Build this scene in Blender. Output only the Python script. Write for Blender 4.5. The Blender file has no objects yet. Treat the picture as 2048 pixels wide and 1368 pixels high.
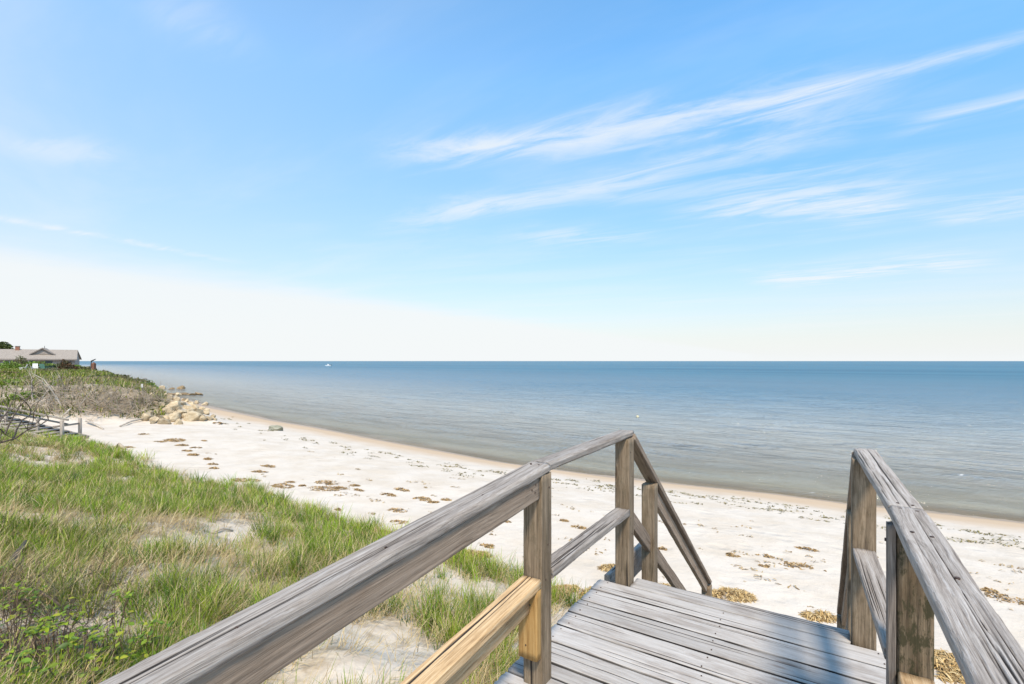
import bpy, bmesh, math, random
import numpy as np
from mathutils import Vector, Matrix
R_ = math.radians
random.seed(7); rng = np.random.default_rng(11)
scene = bpy.context.scene
col = scene.collection

# ------------------------------------------------------------------ camera
CAM_Z = 4.5; FPX = 963.0; CX, CY = 1024.0, 722.0
cam_d = bpy.data.cameras.new('camera'); cam = bpy.data.objects.new('camera', cam_d); col.objects.link(cam)
cam.location = (0, 0, CAM_Z); cam.rotation_euler = (R_(90), 0, 0)
cam_d.sensor_width = 36; cam_d.lens = FPX / 2048 * 36; cam_d.shift_y = 38 / 2048
cam_d.clip_start = 0.05; cam_d.clip_end = 80000
scene.camera = cam

# ------------------------------------------------------------------ light
SUN_EL = 56.0; SUN_DIR = Vector((0.10, -1.0))            # horizontal direction towards the sun
sun_az = math.atan2(SUN_DIR.x, SUN_DIR.y)
sd = bpy.data.lights.new('sun', 'SUN'); sd.energy = 3.1; sd.angle = R_(10.0); sd.color = (1.0, 0.84, 0.66)
so = bpy.data.objects.new('sun', sd); col.objects.link(so)
to_sun = Vector((math.sin(sun_az) * math.cos(R_(SUN_EL)), math.cos(sun_az) * math.cos(R_(SUN_EL)), math.sin(R_(SUN_EL))))
so.rotation_euler = to_sun.to_track_quat('Z', 'Y').to_euler(); so.location = (0, -20, 40)
vs = scene.view_settings
vs.view_transform = 'Standard'; vs.look = 'None'; vs.gamma = 1; vs.exposure = 0.75
try: vs.use_curve_mapping = False
except Exception: pass


class NT:
    """small node helper"""
    def __init__(s, tree): s.t = tree; s.n = tree.nodes; s.l = tree.links
    def node(s, typ, **kw):
        n = s.n.new(typ)
        for k, v in kw.items(): setattr(n, k, v)
        return n
    def put(s, sock, v):
        if isinstance(v, bpy.types.NodeSocket): s.l.new(v, sock)
        elif v is not None:
            if sock.type == 'RGBA' and len(v) == 3: v = (*v, 1)
            sock.default_value = v
    def math(s, op, a, b=None, c=None, clamp=False):
        n = s.node('ShaderNodeMath', operation=op, use_clamp=clamp)
        s.put(n.inputs[0], a); s.put(n.inputs[1], b); s.put(n.inputs[2], c)
        return n.outputs[0]
    def vmath(s, op, a, b=None):
        n = s.node('ShaderNodeVectorMath', operation=op)
        s.put(n.inputs[0], a); s.put(n.inputs[1], b)
        return n.outputs[0]
    def mixc(s, f, a, b, mode='MIX'):
        n = s.node('ShaderNodeMix', data_type='RGBA', blend_type=mode)
        s.put(n.inputs[0], f); s.put(n.inputs[6], a); s.put(n.inputs[7], b)
        return n.outputs[2]
    def noise(s, vec, scale=1, detail=4, rough=.55, dist=0, dims='3D', w=None):
        n = s.node('ShaderNodeTexNoise', noise_dimensions=dims)
        s.put(n.inputs['Vector'], vec); s.put(n.inputs['Scale'], scale); s.put(n.inputs['Detail'], detail)
        s.put(n.inputs['Roughness'], rough); s.put(n.inputs['Distortion'], dist)
        if w is not None: s.put(n.inputs['W'], w)
        return n.outputs[0]
    def mapping(s, vec, scale=(1, 1, 1), loc=(0, 0, 0), rot=(0, 0, 0)):
        n = s.node('ShaderNodeMapping'); s.put(n.inputs[0], vec)
        n.inputs['Scale'].default_value = scale; n.inputs['Location'].default_value = loc; n.inputs['Rotation'].default_value = rot
        return n.outputs[0]
    def ramp(s, f, stops):
        n = s.node('ShaderNodeValToRGB'); e = n.color_ramp.elements
        while len(e) < len(stops): e.new(.5)
        for i, (p, c) in enumerate(stops):
            e[i].position = p; e[i].color = (*c, 1) if len(c) == 3 else c
        s.put(n.inputs[0], f)
        return n.outputs[0]
    def maprange(s, v, a, b, c=0., d=1., smooth=True):
        n = s.node('ShaderNodeMapRange', interpolation_type='SMOOTHSTEP' if smooth else 'LINEAR')
        for i, x in enumerate((v, a, b, c, d)): s.put(n.inputs[i], x)
        return n.outputs[0]
    def sep(s, v):
        n = s.node('ShaderNodeSeparateXYZ'); s.put(n.inputs[0], v); return n.outputs
    def comb(s, x, y, z):
        n = s.node('ShaderNodeCombineXYZ')
        for i, v in enumerate((x, y, z)): s.put(n.inputs[i], v)
        return n.outputs[0]


# ------------------------------------------------------------------ sky
world = bpy.data.worlds.new('World'); scene.world = world; world.use_nodes = True
w = NT(world.node_tree); w.n.clear()
skyn = w.node('ShaderNodeTexSky', sky_type='NISHITA')
skyn.sun_disc = False; skyn.sun_elevation = R_(SUN_EL); skyn.sun_rotation = sun_az
skyn.air_density = 1.0; skyn.dust_density = 0.6; skyn.ozone_density = 2.2; skyn.altitude = 0
gen = w.node('ShaderNodeTexCoord').outputs['Generated']
dx, dy, dz = w.sep(gen)
zc = w.math('MAXIMUM', dz, 0.012)
pxn = w.math('DIVIDE', dx, zc); pyn = w.math('DIVIDE', dy, zc)          # where the ray meets a flat cloud layer
elev = w.math('MAXIMUM', dz, 0.0)


def plane(px, py):
    Z = (CY - py) / FPX
    return ((px - CX) / FPX / Z, 1 / Z)


WIND = R_(33)
vv = w.mapping(w.comb(pxn, pyn, 0.), rot=(0, 0, WIND))
tear = w.noise(w.mapping(vv, (1.0, 3.3, 1)), 1.4, 7, .64, .8)           # torn fibres, stretched along the wind
wob = w.math('SUBTRACT', w.noise(w.mapping(vv, (.8, .8, 1), loc=(3, 1, 0)), 1.1, 3, .55), .5)


def streak(p1, p2, width, amount, fade=.35):
    """a cirrus streak lying along a line on the cloud layer, torn up by the stretched noise"""
    (x1, y1), (x2, y2) = p1, p2
    L = math.hypot(x2 - x1, y2 - y1); ux, uy = (x2 - x1) / L, (y2 - y1) / L
    rx = w.math('SUBTRACT', pxn, x1); ry = w.math('SUBTRACT', pyn, y1)
    t = w.math('DIVIDE', w.math('ADD', w.math('MULTIPLY', rx, ux), w.math('MULTIPLY', ry, uy)), L)
    d = w.math('ADD', w.math('MULTIPLY', rx, -uy), w.math('MULTIPLY', ry, ux))
    d2 = w.math('ADD', d, w.math('MULTIPLY', wob, width * 3.2))
    a = w.math('DIVIDE', d2, w.math('MULTIPLY', width * 2.1, tear))
    m = w.math('POWER', 2.718, w.math('MULTIPLY', w.math('MULTIPLY', a, a), -1.0))
    m = w.math('MULTIPLY', m, w.maprange(t, -fade, fade * .8))
    m = w.math('MULTIPLY', m, w.maprange(t, 1 + fade, 1 - fade * .8))
    m = w.math('MULTIPLY', m, w.maprange(tear, .30, .64))
    return w.math('MULTIPLY', m, amount)


cl = [streak(plane(840, 312), plane(1660, 190), .14, .85, .2),
      streak(plane(1500, 226), plane(2150, 50), .05, .6, .2),
      streak(plane(830, 450), plane(1680, 250), .15, .6, .25),
      streak(plane(1420, 408), plane(1800, 425), .30, .85, .25),
      streak(plane(1830, 255), plane(2120, 185), .07, .7, .3),
      streak(plane(1540, 565), plane(1940, 520), .5, 1.0, .2),
      streak(plane(1900, 440), plane(2160, 385), .3, .85, .3),
      streak(plane(1040, 470), plane(1280, 478), .2, .5, .3),
      streak(plane(60, 305), plane(200, 290), .12, .35, .5),
      streak(plane(-60, 425), plane(420, 515), .10, .5, .3),
      streak(plane(1500, 660), plane(1800, 640), .9, .5, .3),
      streak(plane(1250, 395), plane(1780, 330), .12, .4, .3),
      streak(plane(330, 60), plane(480, 70), .10, .25, .5)]
tot = cl[0]
for c in cl[1:]: tot = w.math('ADD', tot, c)
tot = w.math('MULTIPLY', tot, .80)
# thin veil of high cloud all over the sky, thicker on the sunward left
veil = w.noise(w.mapping(vv, (.3, .9, 1)), .9, 6, .6, .5)
tot = w.math('ADD', tot, w.maprange(veil, .42, .78, 0., .26))
tot = w.math('ADD', tot, w.maprange(dx, .45, -.75, -.03, .25, False))
# the broad bright bank low on the left: everything beyond a line on the cloud layer
(bx1, by1), (bx2, by2) = plane(0, 478), plane(700, 585)
L = math.hypot(bx2 - bx1, by2 - by1); ux, uy = (bx2 - bx1) / L, (by2 - by1) / L
dbank = w.math('ADD', w.math('MULTIPLY', w.math('SUBTRACT', pxn, bx1), -uy), w.math('MULTIPLY', w.math('SUBTRACT', pyn, by1), ux))
dbank = w.math('ADD', dbank, w.math('MULTIPLY', wob, 1.4))
bank = w.math('MULTIPLY', w.maprange(dbank, -.7, 1.7), .88)
# pale air towards the horizon
haz = w.math('POWER', 2.718, w.math('MULTIPLY', elev, -7.8))
haz = w.math('MULTIPLY', haz, 1.0)
keep = w.math('MULTIPLY', w.math('SUBTRACT', 1., w.math('MINIMUM', tot, .95)),
              w.math('MULTIPLY', w.math('SUBTRACT', 1., bank), w.math('SUBTRACT', 1., haz)))
cover = w.math('SUBTRACT', 1., keep, clamp=True)
hs = w.node('ShaderNodeHueSaturation'); hs.inputs['Saturation'].default_value = 1.02; hs.inputs['Value'].default_value = 0.92
air = w.mixc(w.maprange(dz, .04, .50, 0., 1., False), (.62, .60, .59, 1), (.84, 1.36, 1.46, 1))     # clear sea air: azure overhead, pale low down
w.put(hs.inputs['Color'], w.mixc(1., skyn.outputs[0], air, 'MULTIPLY'))
skyc = w.mixc(cover, hs.outputs[0], (3.62, 3.74, 3.77, 1))
bg = w.node('ShaderNodeBackground'); w.put(bg.inputs[0], skyc); bg.inputs[1].default_value = 0.15
world.cycles.sampling_method = 'MANUAL'; world.cycles.sample_map_resolution = 256
wo = w.node('ShaderNodeOutputWorld'); w.l.new(bg.outputs[0], wo.inputs[0])


# ------------------------------------------------------------------ helpers
def lattice(seed, n=256):
    return np.random.default_rng(seed).random((n, n))
_LAT = {}
def vnoise(x, y, seed=0):
    """smooth value noise in -1..1"""
    if seed not in _LAT: _LAT[seed] = lattice(seed + 1000)
    g = _LAT[seed]
    x = np.asarray(x, float); y = np.asarray(y, float)
    xi = np.floor(x).astype(int); yi = np.floor(y).astype(int)
    fx = x - xi; fy = y - yi
    fx = fx * fx * (3 - 2 * fx); fy = fy * fy * (3 - 2 * fy)
    a = g[xi % 256, yi % 256]; b = g[(xi + 1) % 256, yi % 256]
    c = g[xi % 256, (yi + 1) % 256]; d = g[(xi + 1) % 256, (yi + 1) % 256]
    return ((a * (1 - fx) + b * fx) * (1 - fy) + (c * (1 - fx) + d * fx) * fy) * 2 - 1
def fbm(x, y, seed=0, o=4):
    r = 0; a = .5
    for i in range(o):
        r = r + a * vnoise(x * 2 ** i, y * 2 ** i, seed + i); a *= .5
    return r
def sstep(a, b, x):
    t = np.clip((x - a) / (b - a), 0, 1); return t * t * (3 - 2 * t)


def mesh_obj(name, verts, faces, mat=None, parent=None, smooth=False, loc=None, attrs=None, link=True):
    me = bpy.data.meshes.new(name)
    verts = np.asarray(verts, dtype=np.float32)
    if isinstance(faces, np.ndarray):
        n, k = faces.shape
        me.vertices.add(len(verts)); me.vertices.foreach_set('co', verts.ravel())
        me.loops.add(n * k); me.loops.foreach_set('vertex_index', faces.astype(np.int32).ravel())
        me.polygons.add(n); me.polygons.foreach_set('loop_start', np.arange(0, n * k, k, dtype=np.int32))
        me.update(calc_edges=True)
    else:
        me.from_pydata([tuple(v) for v in verts.tolist()], [], faces)
    if smooth: me.polygons.foreach_set('use_smooth', np.ones(len(me.polygons), dtype=bool))
    for k, v in (attrs or {}).items():
        v = np.asarray(v, dtype=np.float32)
        if v.ndim == 1:
            a = me.attributes.new(k, 'FLOAT', 'POINT'); a.data.foreach_set('value', v)
        else:
            a = me.attributes.new(k, 'FLOAT_COLOR', 'POINT'); a.data.foreach_set('color', np.c_[v, np.ones(len(v))].astype(np.float32).ravel())
    if mat: me.materials.append(mat)
    me.validate(clean_customdata=False); me.update()
    o = bpy.data.objects.new(name, me)
    if link: col.objects.link(o)
    if parent is not None: o.parent = parent
    if loc is not None: o.location = loc
    return o
def tag(o, label=None, cat=None, group=None, kind=None):
    if label: o['label'] = label
    if cat: o['category'] = cat
    if group: o['group'] = group
    if kind: o['kind'] = kind
    return o
def empty(name, loc=(0, 0, 0), rz=0):
    o = bpy.data.objects.new(name, None); col.objects.link(o)
    o.location = loc; o.rotation_euler = (0, 0, rz); o.empty_display_size = .2
    return o


class MB:
    """collects simple shapes into one mesh"""
    def __init__(s): s.v = []; s.f = []
    def add(s, vs, fs):
        o = len(s.v); s.v += [tuple(v) for v in vs]; s.f += [tuple(i + o for i in f) for f in fs]
    def box(s, c, d, rz=0, tilt=None):
        hx, hy, hz = d[0] / 2, d[1] / 2, d[2] / 2
        m = Matrix.Rotation(rz, 3, 'Z')
        if tilt is not None: m = m @ tilt
        vs = [Vector(c) + m @ Vector((x * hx, y * hy, z * hz)) for x in (-1, 1) for y in (-1, 1) for z in (-1, 1)]
        s.add(vs, [(0, 1, 3, 2), (4, 6, 7, 5), (0, 4, 5, 1), (2, 3, 7, 6), (0, 2, 6, 4), (1, 5, 7, 3)])
        return s
    def tube(s, pts, rad, sides=5):
        pts = [Vector(p) for p in pts]; n = len(pts); base = len(s.v)
        if not hasattr(rad, '__len__'): rad = [rad] * n
        prev = None
        for i, p in enumerate(pts):
            d = (pts[min(i + 1, n - 1)] - pts[max(i - 1, 0)])
            if d.length < 1e-6: d = Vector((0, 0, 1))
            d.normalize()
            a = d.orthogonal() if prev is None else (prev - d * prev.dot(d))
            if a.length < 1e-5: a = d.orthogonal()
            a.normalize(); prev = a; b = d.cross(a)
            for k in range(sides):
                t = 2 * math.pi * k / sides
                s.v.append(tuple(p + (a * math.cos(t) + b * math.sin(t)) * rad[i]))
        for i in range(n - 1):
            for k in range(sides):
                k2 = (k + 1) % sides
                s.f.append((base + i * sides + k, base + i * sides + k2, base + (i + 1) * sides + k2, base + (i + 1) * sides + k))
        s.f.append(tuple(base + k for k in range(sides))[::-1]); s.f.append(tuple(base + (n - 1) * sides + k for k in range(sides)))
        return s
    def build(s, name, mat, parent=None, smooth=False, loc=None):
        return mesh_obj(name, s.v, s.f, mat, parent, smooth, loc)


def copy_tree(o, parent=None):
    c = o.copy(); col.objects.link(c); c.parent = parent
    for ch in o.children: copy_tree(ch, c)
    return c


# ------------------------------------------------------------------ materials
def new_mat(name):
    m = bpy.data.materials.new(name); m.use_nodes = True
    t = NT(m.node_tree); b = t.n['Principled BSDF']
    return m, t, b
def simple(name, c, rough=.8, var=.25, scale=6., bump=0.):
    m, t, b = new_mat(name)
    oc = t.node('ShaderNodeTexCoord').outputs['Object']
    n = t.noise(oc, scale, 5, .6)
    lo = tuple(x * (1 - var) for x in c); hi = tuple(min(1, x * (1 + var)) for x in c)
    t.put(b.inputs['Base Color'], t.ramp(n, [(.3, lo), (.7, hi)]))
    b.inputs['Roughness'].default_value = rough
    if bump:
        bn = t.node('ShaderNodeBump'); t.put(bn.inputs['Height'], n); bn.inputs['Strength'].default_value = bump; bn.inputs['Distance'].default_value = .03
        t.l.new(bn.outputs[0], b.inputs['Normal'])
    return m


def wood(name, light, mid, dark, blotch, blotch_amt=.5, moss=0., fine=.55, bump=.5, pos=(.34, .48, .62), pale=0., vary=.28):
    """weathered timber; the grain runs along each board's own x axis"""
    m, t, b = new_mat(name)
    oc = t.node('ShaderNodeTexCoord').outputs['Object']
    rnd = t.node('ShaderNodeObjectInfo').outputs['Random']
    off = t.comb(t.math('MULTIPLY', rnd, 71.), t.math('MULTIPLY', rnd, 13.), t.math('MULTIPLY', rnd, 29.))
    p = t.vmath('ADD', oc, off)
    warp = t.noise(t.mapping(p, (1.6, 9, 9)), 1, 3, .5)
    vk = t.node('ShaderNodeTexVoronoi'); t.put(vk.inputs['Vector'], t.mapping(p, (2.6, 13, 13))); vk.inputs['Scale'].default_value = 1.
    has = t.math('GREATER_THAN', t.sep(vk.outputs['Color'])[0], .72)
    knot = t.math('MULTIPLY', t.maprange(vk.outputs['Distance'], .26, .05), has)
    warp = t.math('ADD', warp, t.math('MULTIPLY', knot, .7))
    wv = t.comb(0., t.math('MULTIPLY', t.math('SUBTRACT', warp, .5), .05), t.math('MULTIPLY', t.math('SUBTRACT', warp, .5), .05))
    pw = t.vmath('ADD', p, wv)
    g1 = t.noise(t.mapping(pw, (2.0, 80, 80)), 1, 6, .70, .35)
    g2 = t.noise(t.mapping(pw, (9, 330, 330)), 1, 3, .65)
    g = t.math('ADD', t.math('MULTIPLY', g1, 1 - fine * .5), t.math('MULTIPLY', g2, fine * .5))
    c = t.ramp(g, [(pos[0], dark), (pos[1], mid), (pos[2], light)])
    bl = t.maprange(t.noise(t.mapping(p, (3.2, 16, 16)), 1, 6, .65, .4), .47, .66)
    c = t.mixc(t.math('MULTIPLY', bl, blotch_amt), c, t.mixc(.75, c, blotch, 'MULTIPLY'))
    if pale:
        pl = t.maprange(t.noise(t.mapping(pw, (5, 75, 75), loc=(5, 3, 1)), 1, 7, .75, .3), .54, .66)
        c = t.mixc(t.math('MULTIPLY', pl, pale), c, (.58, .575, .565, 1))
    if moss:
        ms = t.maprange(t.noise(t.mapping(p, (9, 22, 22), loc=(2, 7, 3)), 1, 6, .75), .50, .60)
        c = t.mixc(t.math('MULTIPLY', ms, moss), c, (.045, .042, .02, 1))
    c = t.mixc(t.math('MULTIPLY', t.maprange(vk.outputs['Distance'], .17, .07), t.math('MULTIPLY', has, .75)), c, t.mixc(.8, c, (.38, .27, .20, 1), 'MULTIPLY'))
    cr = t.node('ShaderNodeAttribute', attribute_name='crack').outputs['Fac']
    c = t.mixc(t.maprange(cr, .12, .6), c, (.022, .019, .017, 1))
    hsv = t.node('ShaderNodeHueSaturation'); t.put(hsv.inputs['Color'], c)
    t.put(hsv.inputs['Value'], t.math('ADD', 1 - vary / 2, t.math('MULTIPLY', rnd, vary)))
    t.l.new(hsv.outputs[0], b.inputs['Base Color'])
    b.inputs['Roughness'].default_value = .82; b.inputs['Specular IOR Level'].default_value = .25
    bn = t.node('ShaderNodeBump'); t.put(bn.inputs['Height'], g); bn.inputs['Strength'].default_value = bump; bn.inputs['Distance'].default_value = .006
    t.l.new(bn.outputs[0], b.inputs['Normal'])
    return m


M = {}
M['cap'] = wood('weathered_rail_wood', (.43, .395, .36), (.285, .25, .218), (.075, .06, .049), (.52, .45, .40), .5, fine=.75, bump=.9, pale=.3, pos=(.30, .48, .64))
M['deck'] = wood('weathered_deck_wood', (.48, .455, .43), (.40, .375, .348), (.215, .19, .168), (.52, .46, .42), .7, fine=.6, bump=.6, pale=.35, vary=.34, pos=(.27, .46, .64))
M['side'] = wood('brown_grey_rail_wood', (.36, .285, .22), (.24, .185, .138), (.095, .07, .052), (.6, .5, .42), .5, fine=.6)
M['post'] = wood('brown_post_wood', (.285, .222, .155), (.185, .141, .095), (.07, .052, .035), (.45, .38, .28), .6, moss=.25, fine=.6)
M['oldpost'] = wood('mossy_post_wood', (.25, .19, .125), (.15, .115, .075), (.045, .034, .023), (.45, .38, .28), .7, moss=.9, fine=.6)
M['strip'] = wood('cracked_grey_strip_wood', (.28, .245, .215), (.17, .145, .125), (.03, .027, .025), (.4, .35, .3), .7, fine=.6)
M['new'] = wood('fresh_yellow_wood', (.56, .41, .245), (.455, .31, .165), (.27, .165, .08), (.62, .56, .50), .8, fine=.65, bump=.6, pos=(.38, .48, .58))
M['block'] = wood('fresh_amber_wood', (.50, .325, .135), (.40, .24, .085), (.24, .13, .04), (.7, .6, .5), .4, fine=.5, bump=.35)
M['nail'] = simple('rusty_nail', (.055, .032, .022), .7, .4, 90)


def board(name, a, b, wid, thk, mat, parent, up=(0, 0, 1), rad=.006, res=.004, seg=.03, cracks=0, wear=1., seed=0, origin=Vector((0, 0, 0)), crack_zone=None, long=(), edge_dirt=0.):
    """one timber from a to b (centre line): rounded, worn, checked by real cracks"""
    r = np.random.default_rng(seed + 500)
    a = Vector(a); b = Vector(b); ex = b - a; Lg = ex.length; ex.normalize()
    ey = Vector(up).cross(ex); ey.normalize(); ez = ex.cross(ey)
    # rounded rectangle outline
    out = []; hw, ht = wid / 2, thk / 2
    def run(p0, p1, n0):
        l = math.dist(p0, p1); k = max(1, int(l / res))
        for i in range(k):
            f = i / k; out.append((p0[0] + (p1[0] - p0[0]) * f, p0[1] + (p1[1] - p0[1]) * f, n0[0], n0[1]))
    def corner(cx, cy, a0):
        for i in range(3):
            t = a0 + math.pi / 2 * i / 3
            out.append((cx + rad * math.cos(t), cy + rad * math.sin(t), math.cos(t), math.sin(t)))
    run((-hw + rad, ht), (hw - rad, ht), (0, 1))
    out_rev = []
    corner_pts = [((hw - rad), (ht - rad), math.pi / 2, -1), ]
    for i in range(3):
        t = math.pi / 2 - math.pi / 2 * i / 3; out.append((hw - rad + rad * math.cos(t), ht - rad + rad * math.sin(t), math.cos(t), math.sin(t)))
    run((hw, ht - rad), (hw, -ht + rad), (1, 0))
    for i in range(3):
        t = -math.pi / 2 * i / 3; out.append((hw - rad + rad * math.cos(t), -ht + rad + rad * math.sin(t), math.cos(t), math.sin(t)))
    run((hw - rad, -ht), (-hw + rad, -ht), (0, -1))
    for i in range(3):
        t = -math.pi / 2 - math.pi / 2 * i / 3; out.append((-hw + rad + rad * math.cos(t), -ht + rad + rad * math.sin(t), math.cos(t), math.sin(t)))
    run((-hw, -ht + rad), (-hw, ht - rad), (-1, 0))
    for i in range(3):
        t = math.pi - math.pi / 2 * i / 3; out.append((-hw + rad + rad * math.cos(t), ht - rad + rad * math.sin(t), math.cos(t), math.sin(t)))
    out = np.array(out); n = len(out)
    per = np.cumsum(np.r_[0, np.hypot(np.diff(out[:, 0]), np.diff(out[:, 1]))])
    k = max(2, int(Lg / seg) + 1); xs = np.linspace(0, Lg, k)
    X, P = np.meshgrid(xs, per, indexing='ij')
    sx = seed * 7.3
    grain = vnoise(P * 210 + sx, X * 2.2 + sx, 3) * .55 + vnoise(P * 90 + sx, X * 1.3, 4) * .45
    h = wear * (.0006 * grain + .0014 * vnoise(P * 25 + sx, X * 3.5, 5) * np.abs(vnoise(X * 1.7 + sx, P * 0, 6)))
    corner_w = np.exp(-((np.abs(out[:, 2] * out[:, 3]) - .5) / .3) ** 2)[None, :]
    h = h - wear * .0035 * corner_w * np.clip(vnoise(X * 9 + sx, P * 0 + 2, 8) + .3 * vnoise(X * 40 + sx, P * 0, 9), 0, 1)
    crk = np.zeros_like(h)
    zone = crack_zone or (.12 * wid, .88 * wid)
    for i in range(cracks):
        p0 = r.uniform(*zone); ln = r.uniform(.25, .9) * min(Lg, 1.6); x0 = r.uniform(-.2 * ln, Lg - .6 * ln)
        pc = p0 + .004 * vnoise(X * 2.5 + i * 9, X * 0 + seed, 11) + .0012 * vnoise(X * 14 + i * 5, X * 0, 12)
        tp = np.clip((X - x0) / ln, 0, 1); tp = np.sqrt(np.clip(4 * tp * (1 - tp), 0, 1))
        wd = r.uniform(.0012, .0024) * (res / .0025 if res > .0025 else 1)
        g_ = np.exp(-((P - pc) / wd) ** 2) * tp * r.uniform(.6, 1)
        crk = np.maximum(crk, g_)
    for i, (p0, x0, x1, wd) in enumerate(long):
        pc = p0 + .003 * vnoise(X * 1.8 + i * 9, X * 0 + seed, 15) + .0010 * vnoise(X * 13 + i * 5, X * 0, 16)
        tp = sstep(x0, x0 + .2, X) * (1 - sstep(x1 - .3, x1, X)) * (.65 + .35 * vnoise(X * 3 + i * 4, X * 0, 17))
        crk = np.maximum(crk, np.exp(-((P - pc) / wd) ** 2) * tp)
    h = h - .006 * crk
    Y = out[None, :, 0] + out[None, :, 2] * h; Z = out[None, :, 1] + out[None, :, 3] * h
    XX = X + 0
    endj = .003 * wear
    XX[0] += endj * vnoise(per * 60 + sx, per * 0, 13); XX[-1] += endj * vnoise(per * 60 + sx, per * 0 + 4, 14)
    V = np.stack([XX, Y, Z], -1).reshape(-1, 3)
    i0 = (np.arange(k - 1)[:, None] * n + np.arange(n)[None, :]); j = (np.arange(n) + 1) % n
    i1 = (np.arange(k - 1)[:, None] * n + j[None, :])
    Q = np.stack([i0, i1, i1 + n, i0 + n], -1).reshape(-1, 4)
    c0 = len(V); V = np.vstack([V, [[0, 0, 0], [Lg, 0, 0]]])
    caps = [(c0, int(jj), int(ii)) for ii, jj in enumerate(j)] + [(c0 + 1, (k - 1) * n + ii, (k - 1) * n + int(jj)) for ii, jj in enumerate(j)]
    tri = np.array([[q[0], q[1], q[2], q[2]] for q in caps])
    faces = [tuple(q) for q in Q.tolist()] + caps
    o = mesh_obj(name, V, faces, mat, parent, False, None, {'crack': np.r_[np.maximum(crk, edge_dirt * (np.abs(out[None, :, 3]) < .80) * (.8 + .4 * vnoise(X * 6 + sx, P * 20, 18))).ravel(), 0, 0]})
    sm = np.ones(len(o.data.polygons), bool); sm[len(Q):] = False
    # outline runs clockwise seen from +x, so turn the faces outwards
    o.data.polygons.foreach_set('use_smooth', sm)
    mw = Matrix((ex, ey, ez)).transposed().to_4x4(); mw.translation = a - origin
    o.matrix_basis = mw
    return o


# ------------------------------------------------------------------ the lie of the land
TX, TY = -0.827, 0.562                # along the dune foot
NX, NY = 0.562, 0.827                 # out to sea
SHORE_PX = [(2048, 1044), (1863, 1023), (1686, 1005), (1560, 988), (1400, 972), (1230, 955), (1015, 926), (900, 905), (773, 882), (640, 856), (560, 843), (500, 830), (430, 816)]
shore = [((x - CX) / FPX * CAM_Z * FPX / (y - CY), CAM_Z * FPX / (y - CY)) for x, y in SHORE_PX]
shore = [(60, -14), (28, 5)] + shore + [(-45, 63), (-61, 78), (-86, 103), (-150, 166), (-400, 420)]
SS = np.array([TX * x + TY * y for x, y in shore]); QS = np.array([NX * x + NY * y for x, y in shore])
o_ = np.argsort(SS); SS = SS[o_]; QS = QS[o_]
HEAD = np.array([(-15.5, 27.2), (-30, 46), (-44, 60), (-66, 84), (-90, 108), (-150, 160), (-400, 400), (-400, 60), (-70, 20), (-27, 22.5), (-20.0, 25.0)])


def poly_sd(x, y, P):
    """signed distance to a polygon, positive inside"""
    d = np.full(np.shape(x), 1e9); ins = np.zeros(np.shape(x), bool)
    for i in range(len(P)):
        ax, ay = P[i]; bx, by = P[(i + 1) % len(P)]
        ex, ey = bx - ax, by - ay
        t = np.clip(((x - ax) * ex + (y - ay) * ey) / (ex * ex + ey * ey), 0, 1)
        d = np.minimum(d, np.hypot(x - ax - t * ex, y - ay - t * ey))
        c = ((ay > y) != (by > y)) & (x < ex * (y - ay) / (ey + 1e-12) + ax)
        ins ^= c
    return np.where(ins, d, -d)


def toe(s):
    return 5.9 + .35 * vnoise(s * .35, s * 0 + 3.3, 21) + .12 * vnoise(s * 1.3, s * 0, 22)
def inland(x, y):
    s = TX * x + TY * y; q = NX * x + NY * y
    return toe(s) - q
def land(x, y):
    x = np.asarray(x, float); y = np.asarray(y, float)
    s = TX * x + TY * y; q = NX * x + NY * y
    qs = np.interp(s, SS, QS); qt = np.minimum(toe(s), qs - 5)
    b = (q - qt) / (qs - qt)
    wid = qs - qt
    zb = np.interp(b, [0, .35, .62, .8, 1], [1.30, 1.12, .80, .46, 0.0])
    under = np.minimum(q - qs, 400)
    zb = np.where(b > 1, -.055 * np.clip(under, 0, 25) - .03 * np.clip(under - 25, 0, 400), zb)
    d = qt - q
    zd = 1.3 + np.interp(d, [0, 1, 2.3, 3.5, 6, 12, 40, 200], [0, .16, .48, .85, 1.5, 1.95, 2.4, 3])
    lump = fbm(x * .8, y * .8, 31, 3)
    zd = zd + .22 * lump * sstep(.2, 2.5, d)
    z = np.where(d > 0, zd, zb)
    h = poly_sd(x, y, HEAD)
    top = 3.05 + .30 * fbm(x * .16, y * .16, 41, 3) - .3 * sstep(60, 110, y)
    k = sstep(-.4, 6.8, h + 1.2 * fbm(x * .35, y * .35, 44, 3) * sstep(0, 3, h))
    z = z + (np.maximum(top, z) - z) * k
    dry = sstep(-.05, .5, z) * (1 - sstep(0, 1.5, np.maximum(d, h)))
    z = z + dry * (.035 * fbm(x * .5, y * .5, 51, 3) + .014 * vnoise(x * 2.6, y * 2.6, 55))
    return z
def ground(x, y): return float(land(np.array([x]), np.array([y]))[0])
def hit(px, py, lift=0.):
    """the ground point that stands at this place in the photograph"""
    dx_, dz_ = (px - CX) / FPX, (CY - py) / FPX
    Z = np.concatenate([np.linspace(1.6, 40, 1600), np.linspace(40, 160, 1500)[1:]])
    zz = CAM_Z + dz_ * Z; g = land(dx_ * Z, Z) + lift
    i = np.argmax(zz <= g) if np.any(zz <= g) else len(Z) - 1
    return Vector((dx_ * Z[i], Z[i], float(g[i])))
def at(px, py, Z):
    return Vector(((px - CX) / FPX * Z, Z, CAM_Z + (CY - py) / FPX * Z))


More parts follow.
